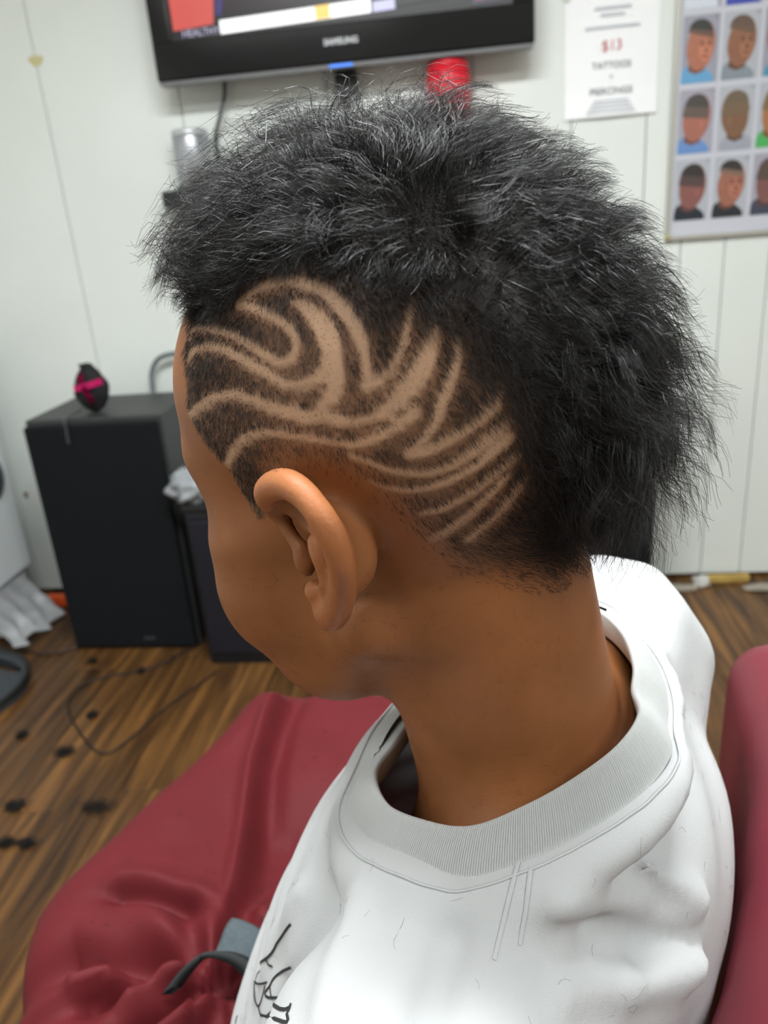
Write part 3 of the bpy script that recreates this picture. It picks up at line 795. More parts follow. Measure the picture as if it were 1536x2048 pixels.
# ------------------------------------------------------------------ t-shirt
M_SHIRT = mat('white_cotton', (194, 196, 197), .85, spec=.2, bump=.25, bscale=1400, var=.012, vscale=30)
RING = np.array([(.060, .056, .905), (.042, .075, .909), (.018, .084, .917), (-.004, .085, .924), (-.022, .073, .932), (-.036, .056, .938), (-.047, .037, .944), (-.050, .017, .947),
                 (-.043, .000, .946), (-.038, -.021, .946), (-.025, -.050, .944), (-.003, -.076, .940), (.022, -.082, .931), (.046, -.070, .921), (.059, -.036, .911), (.064, 0, .907), (.063, .032, .905)])
def closed_path(P, n):
    P = np.asarray(P, float); k = len(P); out = []
    for u in np.linspace(0, k, n, endpoint=False):
        i = int(u); w = u - i; a, b, c, d = P[(i - 1) % k], P[i % k], P[(i + 1) % k], P[(i + 2) % k]
        out.append(.5 * (2 * b + (c - a) * w + (2 * a - 5 * b + 4 * c - d) * w ** 2 + (3 * b - a - 3 * c + d) * w ** 3))
    return np.array(out)
FOLDS = [((-.047, .105, .880), (-.063, .074, .861), .0035, .012), ((-.063, .074, .861), (-.083, .036, .840), .0035, .012),
         ((-.050, .079, .888), (-.066, .058, .866), .004, -.010), ((-.066, .058, .866), (-.082, .032, .851), .004, -.010),
         ((-.062, .045, .896), (-.080, .020, .861), .003, .010),
         ((-.043, .092, .910), (-.062, .049, .880), .003, .009),
         ((-.011, .118, .901), (-.016, .148, .896), .004, -.010),
         ((.034, .112, .892), (.019, .158, .890), .003, .012), ((.082, .092, .856), (.117, .100, .776), .003, .012),
         ((.060, .105, .870), (.085, .125, .790), .004, -.012)]
_rl = closed_path(RING, 30); _rd = _rl[:, :2] - np.array([.008, 0]); _rd /= np.linalg.norm(_rd, axis=1)[:, None]
YOKE = np.concatenate([_rl[:, :2] + _rd * .0165, _rl[:, 2:] - .0240], 1)
def shirt_sdf(A):
    a, b, z = A; ba = np.abs(b); Q = (a, ba, z)
    D = ell(A, (.028, 0, .745), (.114, .152, .168))
    D = smin(D, ell(A, (.068, -.005, .620), (.135, .160, .19)), .05)
    D = smin(D, ell(A, (-.018, -.012, .828), (.068, .125, .085)), .03)
    D = smin(D, cap(A, (-.010, .045, .892), (-.006, .125, .846), .036, .046), .035)
    D = smin(D, ell(A, (-.006, .145, .832), (.062, .062, .058)), .03)
    D = smin(D, cap(A, (-.004, .150, .822), (.022, .192, .690), .058, .066), .03)
    D = smin(D, cap(A, (-.006, -.045, .892), (.002, -.115, .900), .030, .042), .035)
    D = smin(D, ell(A, (.004, -.132, .882), (.054, .056, .054)), .03)
    D = smin(D, cap(A, (.004, -.140, .855), (.026, -.180, .710), .052, .064), .03)
    D = smin(D, cap(A, (.040, -.02, .880), (.030, .05, .880), .030), .04)
    yk = None
    for i in range(30):
        d = cap(A, YOKE[i], YOKE[(i + 1) % 30], .009); yk = d if yk is None else np.minimum(yk, d)
    D = smin(D, yk, .014)
    for p0, p1, r, k in FOLDS: D = smin(D, cap(A, p0, p1, r), k) if k > 0 else smax(D, -cap(A, p0, p1, r), -k)
    # soft cloth ripples
    D = D + .0016 * np.sin(34 * a + 60 * z + 5 * np.sin(22 * b)) * np.sin(27 * b + 3) + .0010 * np.sin(95 * z + 40 * b + 4 * np.sin(30 * a))
    return D
ga, gb, gz2 = np.arange(-.12, .18, .0036), np.arange(-.28, .27, .0036), np.arange(.52, .97, .0036)
A = [p.astype(np.float32) for p in np.meshgrid(ga, gb, gz2, indexing='ij')]
D = shirt_sdf(A)
# sleeves end in a hem, the shirt bottom is tucked under the cape
D = np.maximum(D, .54 - A[2])
SV, SF = nets(ga, gb, gz2, D); del A
NCOL = 2400
ring = closed_path(RING, NCOL)
cen = np.array([.008, .0, 0])
def polar(p): return np.arctan2(p[..., 1] - cen[1], p[..., 0] - cen[0]), np.hypot(p[..., 0] - cen[0], p[..., 1] - cen[1])
rad = ring[:, :2] - cen[:2]; rad /= np.linalg.norm(rad, axis=1)[:, None]
low = ring.copy(); low[:, :2] += rad * .0150
low[:, 2] -= .0135
rows = 12; CV = []
s_ = np.linspace(0, 2 * np.pi * 430, NCOL, endpoint=False)
tang = np.roll(ring, -1, 0) - np.roll(ring, 1, 0); tang /= np.linalg.norm(tang, axis=1)[:, None]
for j in range(rows):
    w = j / (rows - 1)
    base = ring * (1 - w) + low * w
    across = low - ring; across /= np.linalg.norm(across, axis=1)[:, None]
    nrm = np.cross(across, tang); nrm /= np.linalg.norm(nrm, axis=1)[:, None]
    flip = np.sign((nrm * np.concatenate([rad, np.full((NCOL, 1), .6)], 1)).sum(1))[:, None]; nrm = nrm * flip
    arch = .0012 * math.sin(math.pi * min(1, w * 1.02)) + .0009
    rib = .00042 * np.cos(s_)[:, None] * (1 if 0 < j < rows - 1 else .2)
    CV.append(base + nrm * (arch + rib))
inner = ring + np.concatenate([rad * -.0006, np.full((NCOL, 1), -.0010)], 1)
lowin = ring + np.concatenate([rad * .004, np.full((NCOL, 1), -.016)], 1)
CV = [lowin, inner] + CV
CVa = np.concatenate(CV); nr = len(CV)
i = np.arange(NCOL); i2 = (i + 1) % NCOL
CF = np.concatenate([np.stack([j * NCOL + i, j * NCOL + i2, (j + 1) * NCOL + i2, (j + 1) * NCOL + i], 1) for j in range(nr - 1)])
# cut the neck opening out of the shirt
th, rho = polar(SV); thl, rhol = polar(low); o_ = np.argsort(thl)
rl = np.interp(th, thl[o_], rhol[o_], period=2 * np.pi)
zr = np.interp(th, thl[o_], low[o_, 2], period=2 * np.pi)
kill = (rho < rl - .0065) & (SV[:, 2] > zr - .022)
keep = ~kill[SF].any(1); SF = SF[keep]
used = np.unique(SF); remap = -np.ones(len(SV), int); remap[used] = np.arange(len(used)); SV = SV[used]; SF = remap[SF]
shirt = link('t_shirt', np_mesh('t_shirt', t2w(SV) - PB, SF), M_SHIRT, person, True)
shirt['label'] = 'plain white cotton t-shirt'
collar = link('collar', np_mesh('collar', t2w(CVa) - PB, CF), mat('white_rib_knit', (194, 196, 195), .85, spec=.2), shirt, True)
collar['label'] = 'ribbed white crew collar'

def on_shirt(pts, axis_dir, off=.0004):
    """push torso-frame points onto the shirt surface by newton steps"""
    p = np.asarray(pts, float).copy()
    for _ in range(12):
        d = shirt_sdf((p[:, 0], p[:, 1], p[:, 2])); e_ = 1e-3
        g = np.stack([shirt_sdf((p[:, 0] + (q == 0) * e_, p[:, 1] + (q == 1) * e_, p[:, 2] + (q == 2) * e_)) - d for q in range(3)], 1) / e_
        g /= np.linalg.norm(g, axis=1)[:, None] + 1e-9
        p -= g * d[:, None] * .9
    return p + g * off
#@SHIRTDETAIL

# ------------------------------------------------------------------ barber chair
M_VINYL = mat('burgundy_vinyl', (108, 38, 48), .42, spec=.35, var=.06, vscale=12, bump=.08, bscale=60)
M_CHROME = mat('chrome', (200, 200, 204), .18, metal=1)
chair = empty('barber_chair', tuple(t2w((.05, -.02, 0)))); chair.rotation_euler = (0, 0, math.atan2(TF[1], TF[0]))
tag(chair, 'burgundy vinyl barber chair behind the boy in white', 'chair')
def cushion(name, c, s, bev, m, parent, puff=.0, rot=None):
    bm = bmesh.new(); bm_box(bm, (0, 0, 0), s, None, bev, 6)
    bmesh.ops.subdivide_edges(bm, edges=[e for e in bm.edges if e.calc_length() > .1], cuts=6, use_grid_fill=True)
    for v in bm.verts:
        u, w, t = (2 * v.co.x / s[0], 2 * v.co.y / s[1], 2 * v.co.z / s[2])
        k = [max(0, 1 - q * q) for q in (u, w, t)]
        v.co.x += puff * math.copysign(1, u) * k[1] * k[2] * (abs(u) > .8)
        v.co.z += puff * math.copysign(1, t) * k[0] * k[1] * (abs(t) > .8)
    o = from_bm(name, bm, m, parent, True); o.location = c
    if rot: o.rotation_euler = rot
    return o
# chair frame: x forward, y to his left, z up ; origin is torso (.05,-.02)
bk = cushion('backrest', (-.186, -.01, .565), (.085, .56, .52), .040, M_VINYL, chair, .006)
for v in bk.data.vertices: v.co.x += .72 * v.co.y ** 2
cushion('seat', (.03, 0, .395), (.46, .47, .11), .035, M_VINYL, chair, .008)
for s in (1, -1):
    cushion('armrest', (.03, s * .31, .545), (.30, .06, .05), .022, M_VINYL, chair, .003)
    tube('arm_frame', [(-.14, s * .31, .38), (-.12, s * .31, .51), (.0, s * .31, .522), (.13, s * .31, .515), (.16, s * .31, .45), (.15, s * .27, .38)], .014, M_CHROME, chair, n=40, sides=12)
box('back_bracket', (-.215, 0, .42), (.02, .20, .20), M_CHROME, chair)
lathe('pedestal', [(.30, 0), (.31, .008), (.30, .03), (.12, .06), (.07, .09), (.065, .30), (.10, .335), (.10, .34)], M_CHROME, chair, seg=40)
tube('footrest_arm', [(.20, .10, .34), (.36, .10, .28), (.50, .10, .14)], .013, M_CHROME, chair, n=20)
tube('footrest_arm', [(.20, -.10, .34), (.36, -.10, .28), (.50, -.10, .14)], .013, M_CHROME, chair, n=20)
box('footrest', (.50, 0, .135), (.14, .30, .03), M_DARK, chair, bev=.01)

# ------------------------------------------------------------------ cape over the lap
M_CAPE = mat('burgundy_nylon', (86, 21, 26), .7, spec=.2, var=.05, vscale=25, bump=.1, bscale=700)
Qc = np.array([(.356, .058), (.378, -.228), (.25, -.272), (.02, -.295), (.02, .25), (.25, .145)])
per = []
for i in range(len(Qc)):
    a, b = Qc[i], Qc[(i + 1) % len(Qc)]
    for t in np.linspace(0, 1, 40, endpoint=False): per.append(a + (b - a) * t)
per = np.array(per)
L_ = np.concatenate([[0], np.cumsum(np.linalg.norm(np.roll(per, -1, 0) - per, axis=1))])
NP = 420
per2 = np.vstack([per, per[:1]]); tt = np.linspace(0, L_[-1], NP, endpoint=False)
per = np.stack([np.interp(tt, L_, per2[:, q]) for q in (0, 1)], 1)
def cyc_smooth(x, k):
    ker = np.hanning(k + 2)[1:-1]; ker /= ker.sum()
    return np.stack([np.convolve(np.concatenate([x[-k:, q], x[:, q], x[:k, q]]), ker, 'same')[k:-k] for q in range(x.shape[1])], 1)
per = cyc_smooth(per, 17)
tg = np.roll(per, -1, 0) - np.roll(per, 1, 0); tg /= np.linalg.norm(tg, axis=1)[:, None]
out = np.stack([tg[:, 1], -tg[:, 0]], 1)
cc = per.mean(0)
if ((per - cc) * out).sum() < 0: out = -out
def seg_d(p, pl):
    """distance to polyline, with signed side"""
    best = np.full(len(p), 9.); side = np.zeros(len(p)); par = np.zeros(len(p))
    pl = np.asarray(pl, float)
    for i in range(len(pl) - 1):
        a, d = pl[i], pl[i + 1] - pl[i]
        t = np.clip(((p - a) @ d) / (d @ d), 0, 1); q = p - (a + t[:, None] * d); dd = np.linalg.norm(q, axis=1)
        m = dd < best; best[m] = dd[m]; side[m] = np.sign(d[0] * q[:, 1] - d[1] * q[:, 0])[m]; par[m] = ((i + t) / (len(pl) - 1))[m]
    return best, side, par
RIDGE = [(.382, -.226), (.361, -.179), (.337, -.131), (.307, -.086), (.279, -.047), (.256, -.013), (.237, .019), (.224, .044)]
CRE = [([(.351, .041), (.318, .025), (.285, .015), (.253, .010)], .006, .010), ([(.337, .045), (.313, .034), (.285, .025), (.25, .016)], -.012, .008),
       ([(.350, .092), (.322, .091), (.291, .086), (.265, .073), (.245, .059), (.221, .049)], -.018, .013), ([(.298, .117), (.284, .108), (.277, .098), (.262, .084)], .012, .008),
       ([(.247, .11), (.236, .082), (.223, .057)], .014, .008), ([(.336, .089), (.309, .111), (.286, .13)], -.012, .011), ([(.280, .118), (.26, .098), (.240, .072)], -.014, .007),
       ([(.21, .12), (.205, .09), (.20, .06)], .012, .008), ([(.228, .125), (.220, .095), (.212, .065)], -.012, .006),
       ([(.237, -.012), (.215, -.003), (.194, .006)], .006, .010), ([(.27, -.10), (.245, -.06), (.225, -.02)], -.006, .012), ([(.36, -.06), (.33, .0), (.29, .0)], .003, .02)]
def lap_z(p):
    a, b = p[:, 0], p[:, 1]
    z = .684 - .02 * np.clip((.25 - a) / .2, 0, 1)
    mid = np.exp(-((b + .09) / .075) ** 2) * np.clip(1 - np.abs(a - .20) / .20, 0, 1)
    z = z - .028 * mid
    d, sd, t = seg_d(p, RIDGE)
    z += .011 * np.exp(-(d / .0085) ** 2) * (1 - .3 * t)
    z -= .012 * np.exp(-((d - .018) / .012) ** 2) * (sd < 0 if RSIDE < 0 else sd > 0)
    z -= .006 * ((sd * RSIDE) > 0) * np.clip(d / .03, 0, 1)
    for pl, am, w in CRE:
        d, _, t = seg_d(p, pl); z += 1.35 * am * np.exp(-(d / w) ** 2) * np.clip(np.minimum(t * 4 + .2, (1 - t) * 4 + .2), 0, 1)
    z -= .075 * np.exp(-(((a - .218) / .020) ** 2 + ((b + .088) / .020) ** 2) ** 1.5)
    da, db = a - .205, b - .055; ds = np.hypot(da, db); an = np.arctan2(db, da)
    z += .0055 * np.sin(11 * an + 3 * np.sin(20 * ds)) * np.exp(-((ds - .06) / .035) ** 2) * (da + .6 * db > -.03)
    z += .0035 * np.sin(31 * a + 17 * b + 2 * np.sin(25 * b)) * np.sin(23 * b - 9 * a)
    return z
RSIDE = 1
_, sdt, _ = seg_d(np.array([[.25, -.10]]), RIDGE); RSIDE = float(sdt[0])
CAV = []; nin, nsk = 110, 46
for j in range(nin + 1):
    w = j / nin; p = cc + (per - cc) * w
    CAV.append(np.concatenate([p, lap_z(p)[:, None]], 1))
zp = CAV[-1][:, 2].copy(); zp = cyc_smooth(zp[:, None], 5)[:, 0]
Rr = .045; ph = tt * 52
for j in range(1, nsk + 1):
    s = (j / nsk) ** 1.3 * .50
    if s < Rr * 1.5: ho, vd = Rr * math.sin(s / Rr), Rr * (1 - math.cos(s / Rr))
    else: ho, vd = Rr * 1.0 + (s - Rr * 1.5) * .06, Rr * (1 - math.cos(1.5)) + (s - Rr * 1.5)
    amp = .022 * min(1, max(0, s - .03) / .3)
    wav = amp * (np.sin(ph + 1.4 * np.sin(tt * 11)) + .5 * np.sin(ph * 1.7 + 2))
    zz = zp * max(0, 1 - s / .1) + .672 * min(1, s / .1) - vd
    CAV.append(np.concatenate([per + out * (ho + wav + 0 * wav)[:, None], zz[:, None]], 1))
nr = len(CAV); CA = np.concatenate(CAV); i = np.arange(NP); i2 = (i + 1) % NP
CFc = np.concatenate([np.stack([j * NP + i, j * NP + i2, (j + 1) * NP + i2, (j + 1) * NP + i], 1) for j in range(nr - 1)])
cape = empty('cape', tuple(t2w((.2, -.05, 0)))); CPo = np.array(cape.location)
tag(cape, 'burgundy barber cape bunched over the knees with a grey fastening strap', 'cape')
cl_ = link('cape_cloth', np_mesh('cape_cloth', t2w(CA) - CPo, CFc), M_CAPE, cape, True)
# strap
M_VELCRO = mat('grey_velcro', (74, 82, 86), .9, var=.12, vscale=300, bump=.4, bscale=500, spec=.15)
M_BAND = mat('black_band', (22, 26, 27), .8)
def patch(name, corners, z, m, th=.004, sagx=.0):
    C4 = np.array(corners, float); n = 12; V = []
    for u in np.linspace(0, 1, n):
        for v in np.linspace(0, 1, n):
            p = (1 - u) * ((1 - v) * C4[0] + v * C4[3]) + u * ((1 - v) * C4[1] + v * C4[2])
            V.append((p[0], p[1], z + sagx * (4 * u * (1 - u) - .5) + .002 * math.sin(5 * v)))
    F = [(a * n + b, (a + 1) * n + b, (a + 1) * n + b + 1, a * n + b + 1) for a in range(n - 1) for b in range(n - 1)]
    me = np_mesh(name, t2w(np.array(V)) - CPo, F); bm = bmesh.new(); bm.from_mesh(me)
    bmesh.ops.recalc_face_normals(bm, faces=bm.faces); bmesh.ops.solidify(bm, geom=bm.faces, thickness=th); bm.to_mesh(me); bm.free()
    return link(name, me, m, cape, True)
patch('strap', [(.219, .025), (.186, .024), (.180, .054), (.212, .051)], .700, M_VELCRO, .004, .003)
patch('strap_end', [(.190, .026), (.150, .035), (.148, .060), (.184, .053)], .694, M_BAND, .004)
P_ = [(.222, .082, .690), (.217, .070, .699), (.212, .060, .703), (.200, .053, .703), (.186, .050, .700), (.170, .052, .694)]
pp = smooth_path(P_, 30)
V = []; 
for q in pp: V += [q + np.array([.004, .005, .0]), q + np.array([.0, .0, .003]), q + np.array([-.004, -.005, 0]), q - np.array([0, 0, .003])]
F = [(i * 4 + e_, i * 4 + (e_ + 1) % 4, (i + 1) * 4 + (e_ + 1) % 4, (i + 1) * 4 + e_) for i in range(29) for e_ in range(4)]
link('neck_band', np_mesh('neck_band', t2w(np.array(V)) - CPo, F), M_BAND, cape, True)

# ------------------------------------------------------------------ hair
# clipped lines, hair edge and edge of the long hair, as angles on the scalp seen from his side (radians)
WHORL_P = [-0.0354, 0.0444, 0.1061]
STROKES = [[(0.2016,0.6275,0.0255),(0.092,0.6577,0.0401),(0.008,0.6705,0.0446),(-0.1094,0.6655,0.0485),(-0.219,0.6312,0.0522),(-0.3071,0.5829,0.0511),(-0.3696,0.5221,0.0548),(-0.4205,0.4517,0.054),(-0.4558,0.386,0.0491),(-0.4765,0.3164,0.04),(-0.4189,0.4548,0.036),(-0.4623,0.3643,0.0356),(-0.4777,0.2866,0.0356),(-0.4765,0.2179,0.0402),(-0.4752,0.1598,0.0494)],[(0.1997,0.6127,0.0357),(0.122,0.6,0.0404),(0.0415,0.5666,0.0425),(-0.0395,0.5275,0.0421),(-0.1132,0.4758,0.0416),(-0.1533,0.4275,0.0414),(-0.1582,0.3778,0.0415),(-0.1336,0.3384,0.0444),(-0.0777,0.3255,0.0451),(-0.0106,0.3471,0.0431),(0.0631,0.397,0.0433),(0.1444,0.4478,0.0436),(0.248,0.4958,0.0414),(0.3597,0.5272,0.0392),(0.5047,0.5547,0.0368),(0.6231,0.555,0.034),(0.6411,0.509,0.0262)],[(-0.152,0.5635,0.0241),(-0.2119,0.5371,0.0476),(-0.2676,0.482,0.0753),(-0.3093,0.4223,0.0933),(-0.332,0.3645,0.0976),(-0.3344,0.311,0.0932),(-0.3068,0.2603,0.0803),(-0.247,0.2276,0.0628),(-0.1692,0.2144,0.0496),(-0.0913,0.2217,0.0455),(-0.0206,0.2548,0.0461),(0.0427,0.2978,0.0463),(0.1111,0.3353,0.0466),(0.1941,0.3799,0.0469),(0.2881,0.4255,0.0471),(0.3995,0.4577,0.0448),(0.5104,0.4638,0.0422),(0.6166,0.4456,0.0367),(0.6582,0.4041,0.0262)],[(-0.3344,0.311,0.0839),(-0.3392,0.2459,0.0795),(-0.3294,0.1825,0.0803),(-0.2914,0.1334,0.0722),(-0.2362,0.1077,0.059)],[(0.7304,0.1348,0.0315),(0.611,0.1814,0.0426),(0.4857,0.2143,0.0458),(0.3489,0.2297,0.0458),(0.2484,0.2137,0.0483),(0.1623,0.1843,0.0533),(0.0697,0.144,0.0636),(-0.0284,0.1084,0.0731),(-0.1369,0.0757,0.0714),(-0.2404,0.0541,0.0594),(-0.3337,0.0285,0.0481),(-0.2262,0.0543,0.0448),(-0.3415,0.0178,0.0432),(-0.4425,0.0171,0.0462),(-0.5217,0.0363,0.0582),(-0.5885,0.0764,0.074),(-0.6414,0.1226,0.0851),(-0.6873,0.1742,0.0836),(-0.7144,0.218,0.0662),(-0.7356,0.2628,0.0493),(-0.7571,0.3184,0.0286)],[(-0.4671,0.1497,0.0541),(-0.5248,0.1667,0.0441),(-0.5704,0.1967,0.039),(-0.6109,0.2438,0.0341),(-0.6389,0.293,0.0295),(-0.6561,0.3556,0.0252),(-0.6658,0.4091,0.0188),(-0.6741,0.4579,0.0105)],[(0.594,-0.1381,0.0337),(0.4985,-0.0721,0.045),(0.3768,-0.0088,0.0505),(0.2503,0.0194,0.05),(0.1466,0.0256,0.0466),(0.0445,0.007,0.0432),(-0.0582,-0.0155,0.0397),(-0.153,-0.0393,0.0362),(-0.2473,-0.0644,0.0327),(-0.3304,-0.0809,0.0318),(-0.3155,-0.0901,0.0345),(-0.406,-0.0842,0.038),(-0.4946,-0.0591,0.0412),(-0.5648,-0.0304,0.0489),(-0.6318,0.0036,0.0518)],[(-0.3038,-0.1414,0.0246),(-0.3863,-0.1833,0.03),(-0.4554,-0.2284,0.0353),(-0.5326,-0.2576,0.0373),(-0.6157,-0.275,0.0391),(-0.6963,-0.2649,0.0408),(-0.7789,-0.2311,0.0448),(-0.8544,-0.1895,0.0514),(-0.9164,-0.1508,0.0556),(-0.9426,-0.1257,0.0351)],[(-0.5753,-0.156,0.0451),(-0.625,-0.1276,0.0375),(-0.6769,-0.0798,0.0344),(-0.7144,-0.0354,0.0338),(-0.7262,0.0018,0.042),(-0.7641,0.0687,0.0412),(-0.7942,0.1297,0.0367),(-0.8179,0.191,0.0283),(-0.8309,0.2546,0.0161)],[(-0.5715,-0.1697,0.0502),(-0.6443,-0.1685,0.0489),(-0.7192,-0.1445,0.0476),(-0.7923,-0.114,0.0464),(-0.8642,-0.0771,0.0479),(-0.9137,-0.0376,0.0497),(-0.9343,-0.0091,0.0247)],[(-0.3466,-0.284,0.0248),(-0.4187,-0.3276,0.0304),(-0.4944,-0.351,0.0326),(-0.5795,-0.3535,0.0345),(-0.6639,-0.3418,0.0334),(-0.7426,-0.3133,0.0352),(-0.8067,-0.2854,0.037),(-0.8725,-0.2392,0.0465),(-0.9425,-0.1916,0.0507)],[(-0.5057,-0.5073,0.0305),(-0.598,-0.4962,0.0353),(-0.6867,-0.4571,0.0397),(-0.7649,-0.415,0.0412),(-0.8275,-0.3749,0.0402),(-0.8948,-0.3293,0.0393),(-0.9534,-0.2931,0.0361)],[(-0.4738,-0.7028,0.0377),(-0.6064,-0.6262,0.0421),(-0.6991,-0.568,0.0435),(-0.767,-0.5042,0.0421),(-0.8374,-0.4376,0.0353),(-0.902,-0.3832,0.0238)],[(-0.6326,-0.7328,0.0239),(-0.7441,-0.6541,0.0349),(-0.8308,-0.5772,0.0394),(-0.8964,-0.5049,0.0409),(-0.9624,-0.4301,0.0345)]]
HAIR_EDGE = [(0.6765,0.594),(0.6833,0.5113),(0.7062,0.4244),(0.6785,0.3088),(0.7436,0.1638),(0.7372,0.1479),(0.7015,0.085),(0.658,-0.0349),(0.6141,-0.129),(0.6003,-0.1973),(0.6437,-0.3122),(0.6265,-0.404),(0.5941,-0.4686),(0.5458,-0.4858),(0.5265,-0.3958),(0.4861,-0.3235),(0.4192,-0.2707),(0.2744,-0.2127),(0.1797,-0.1757),(0.0286,-0.1726),(-0.0889,-0.2011),(-0.1922,-0.2369),(-0.2762,-0.2955),(-0.2483,-0.2682),(-0.3118,-0.3446),(-0.3575,-0.4356),(-0.3843,-0.548),(-0.4017,-0.6613),(-0.417,-0.7557),(-0.4417,-0.8516),(-0.4776,-0.9185),(-0.5529,-0.9756),(-0.6297,-1.0271),(-0.7763,-1.1537),(-0.8451,-1.219)]
LONG_EDGE = [(0.915,0.5866),(0.5835,0.5903),(0.3459,0.5985),(0.2224,0.6364),(0.1184,0.6857),(-0.0261,0.7064),(-0.1853,0.6938),(-0.3903,0.6132),(-0.5216,0.511),(-0.6379,0.4506),(-0.7449,0.393),(-0.8442,0.3184),(-0.9177,0.2013),(-0.9695,0.0669),(-1.0153,-0.0526),(-1.0262,-0.1932),(-1.0187,-0.3739),(-1.0116,-0.6139),(-0.9854,-0.8805),(-0.9475,-1.1297),(-0.9061,-1.2809)]
OC = np.array([0, 0, .045])
def side_map(p):
    v = p - OC; v = v / np.linalg.norm(v, axis=1)[:, None]
    th = np.arccos(np.clip(np.abs(v[:, 1]), 0, 1)); s = np.hypot(v[:, 0], v[:, 2]) + 1e-9
    return np.stack([th * v[:, 0] / s, th * v[:, 2] / s], 1)
def dense(rows):
    out = []
    for r in rows:
        r = np.array(r); out.append(smooth_path(r, len(r) * 3))
    return out
STK = dense(STROKES)
def stroke_dist(q):
    """distance in metres to the edge of the nearest clipped line (negative inside)"""
    best = np.full(len(q), 9.)
    for r in STK:
        for i in range(len(r) - 1):
            a, d = r[i, :2], r[i + 1, :2] - r[i, :2]
            t = np.clip(((q - a) @ d) / (d @ d + 1e-12), 0, 1)
            dd = np.linalg.norm(q - (a + t[:, None] * d), axis=1) - .5 * (r[i, 2] + t * (r[i + 1, 2] - r[i, 2]))
            best = np.minimum(best, dd)
    return best * .078
def in_poly(q, poly):
    poly = np.asarray(poly); inside = np.zeros(len(q), bool); n = len(poly)
    for i in range(n):
        (x1, y1), (x2, y2) = poly[i], poly[(i + 1) % n]
        c = ((y1 > q[:, 1]) != (y2 > q[:, 1])) & (q[:, 0] < (x2 - x1) * (q[:, 1] - y1) / (y2 - y1 + 1e-12) + x1)
        inside ^= c
    return inside
CIRC = [(1.75 * math.cos(t), 1.75 * math.sin(t)) for t in np.linspace(math.radians(228), math.radians(40), 30)]
HAIR_POLY = HAIR_EDGE + [(-.98, -1.25)] + CIRC + [(1.20, 1.0), (1.02, .86), (.80, .72)]
LONG_LINE = [(1.22, .98), (1.05, .84), (.86, .70), (.72, .62)] + LONG_EDGE[1:] + [(-1.0, -1.32)]
LONG_POLY = LONG_LINE + CIRC
def field(p):
    """per scalp point: hair distance-inside (m), long-hair depth (m), clipped-line distance (m)"""
    q = side_map(p)
    he, _, _ = seg_d(q, HAIR_EDGE + [(-.98, -1.25), (-1.15, -1.28)]); he = np.where(in_poly(q, HAIR_POLY), he, -he) * .078
    lo, _, _ = seg_d(q, LONG_LINE); lo = np.where(in_poly(q, LONG_POLY), lo, -lo) * .078
    return q, he, lo, stroke_dist(q)

# ---- skin with its own pigment: paler clipped lines, darker hair-bearing scalp
hv = (SKIN_V[:, 2] > -.13) & (np.linalg.norm(SKIN_V[:, :2], axis=1) < .14)
colr = np.tile(np.array(srgb(143, 90, 52)[:3]), (len(SKIN_V), 1))
idx = np.nonzero(hv)[0]; q, he, lo, sd = field(SKIN_V[idx])
on_head = SKIN_V[idx, 2] > -.125
earm = (np.abs(SKIN_V[idx, 1]) > .0735) & (np.abs(SKIN_V[idx, 2]) < .04) & (np.abs(SKIN_V[idx, 0]) < .04)
c_face = np.array(srgb(143, 90, 52)[:3]); c_line = np.array(srgb(190, 152, 122)[:3]); c_stub = np.array(srgb(124, 92, 70)[:3]); c_long = np.array(srgb(36, 29, 26)[:3]); c_ear = np.array(srgb(178, 112, 70)[:3])
sm = lambda x, a, b: np.clip((x - a) / (b - a), 0, 1) ** 2 * (3 - 2 * np.clip((x - a) / (b - a), 0, 1))
w_h = np.maximum(sm(he, -.002, .018), sm(q[:, 0], .28, .42) * sm(he, -.0012, .0020)) * (~earm) * on_head
w_l = sm(lo, -.011, .008) * w_h
w_s = (1 - sm(sd, -.0008, .0010)) * w_h * (1 - .8 * w_l)
w_l = w_l * (1 - w_s)
c = c_face + (c_stub - c_face) * (w_h * .85)[:, None]
c = c + (c_line - c) * w_s[:, None]; c = c + (c_long - c) * w_l[:, None]
c = c + (c_ear - c) * (earm * .7)[:, None]
colr[idx] = c
vx, vy, vz = SKIN_V[:, 0], np.abs(SKIN_V[:, 1]), SKIN_V[:, 2]
lip = (1 - sm(np.hypot((vz + .0465) / .0105, vy / .024), .75, 1.1)) * (vx > .088) * (vx < .13)
colr += (np.array(srgb(138, 74, 58)[:3]) - colr) * lip[:, None] * .8
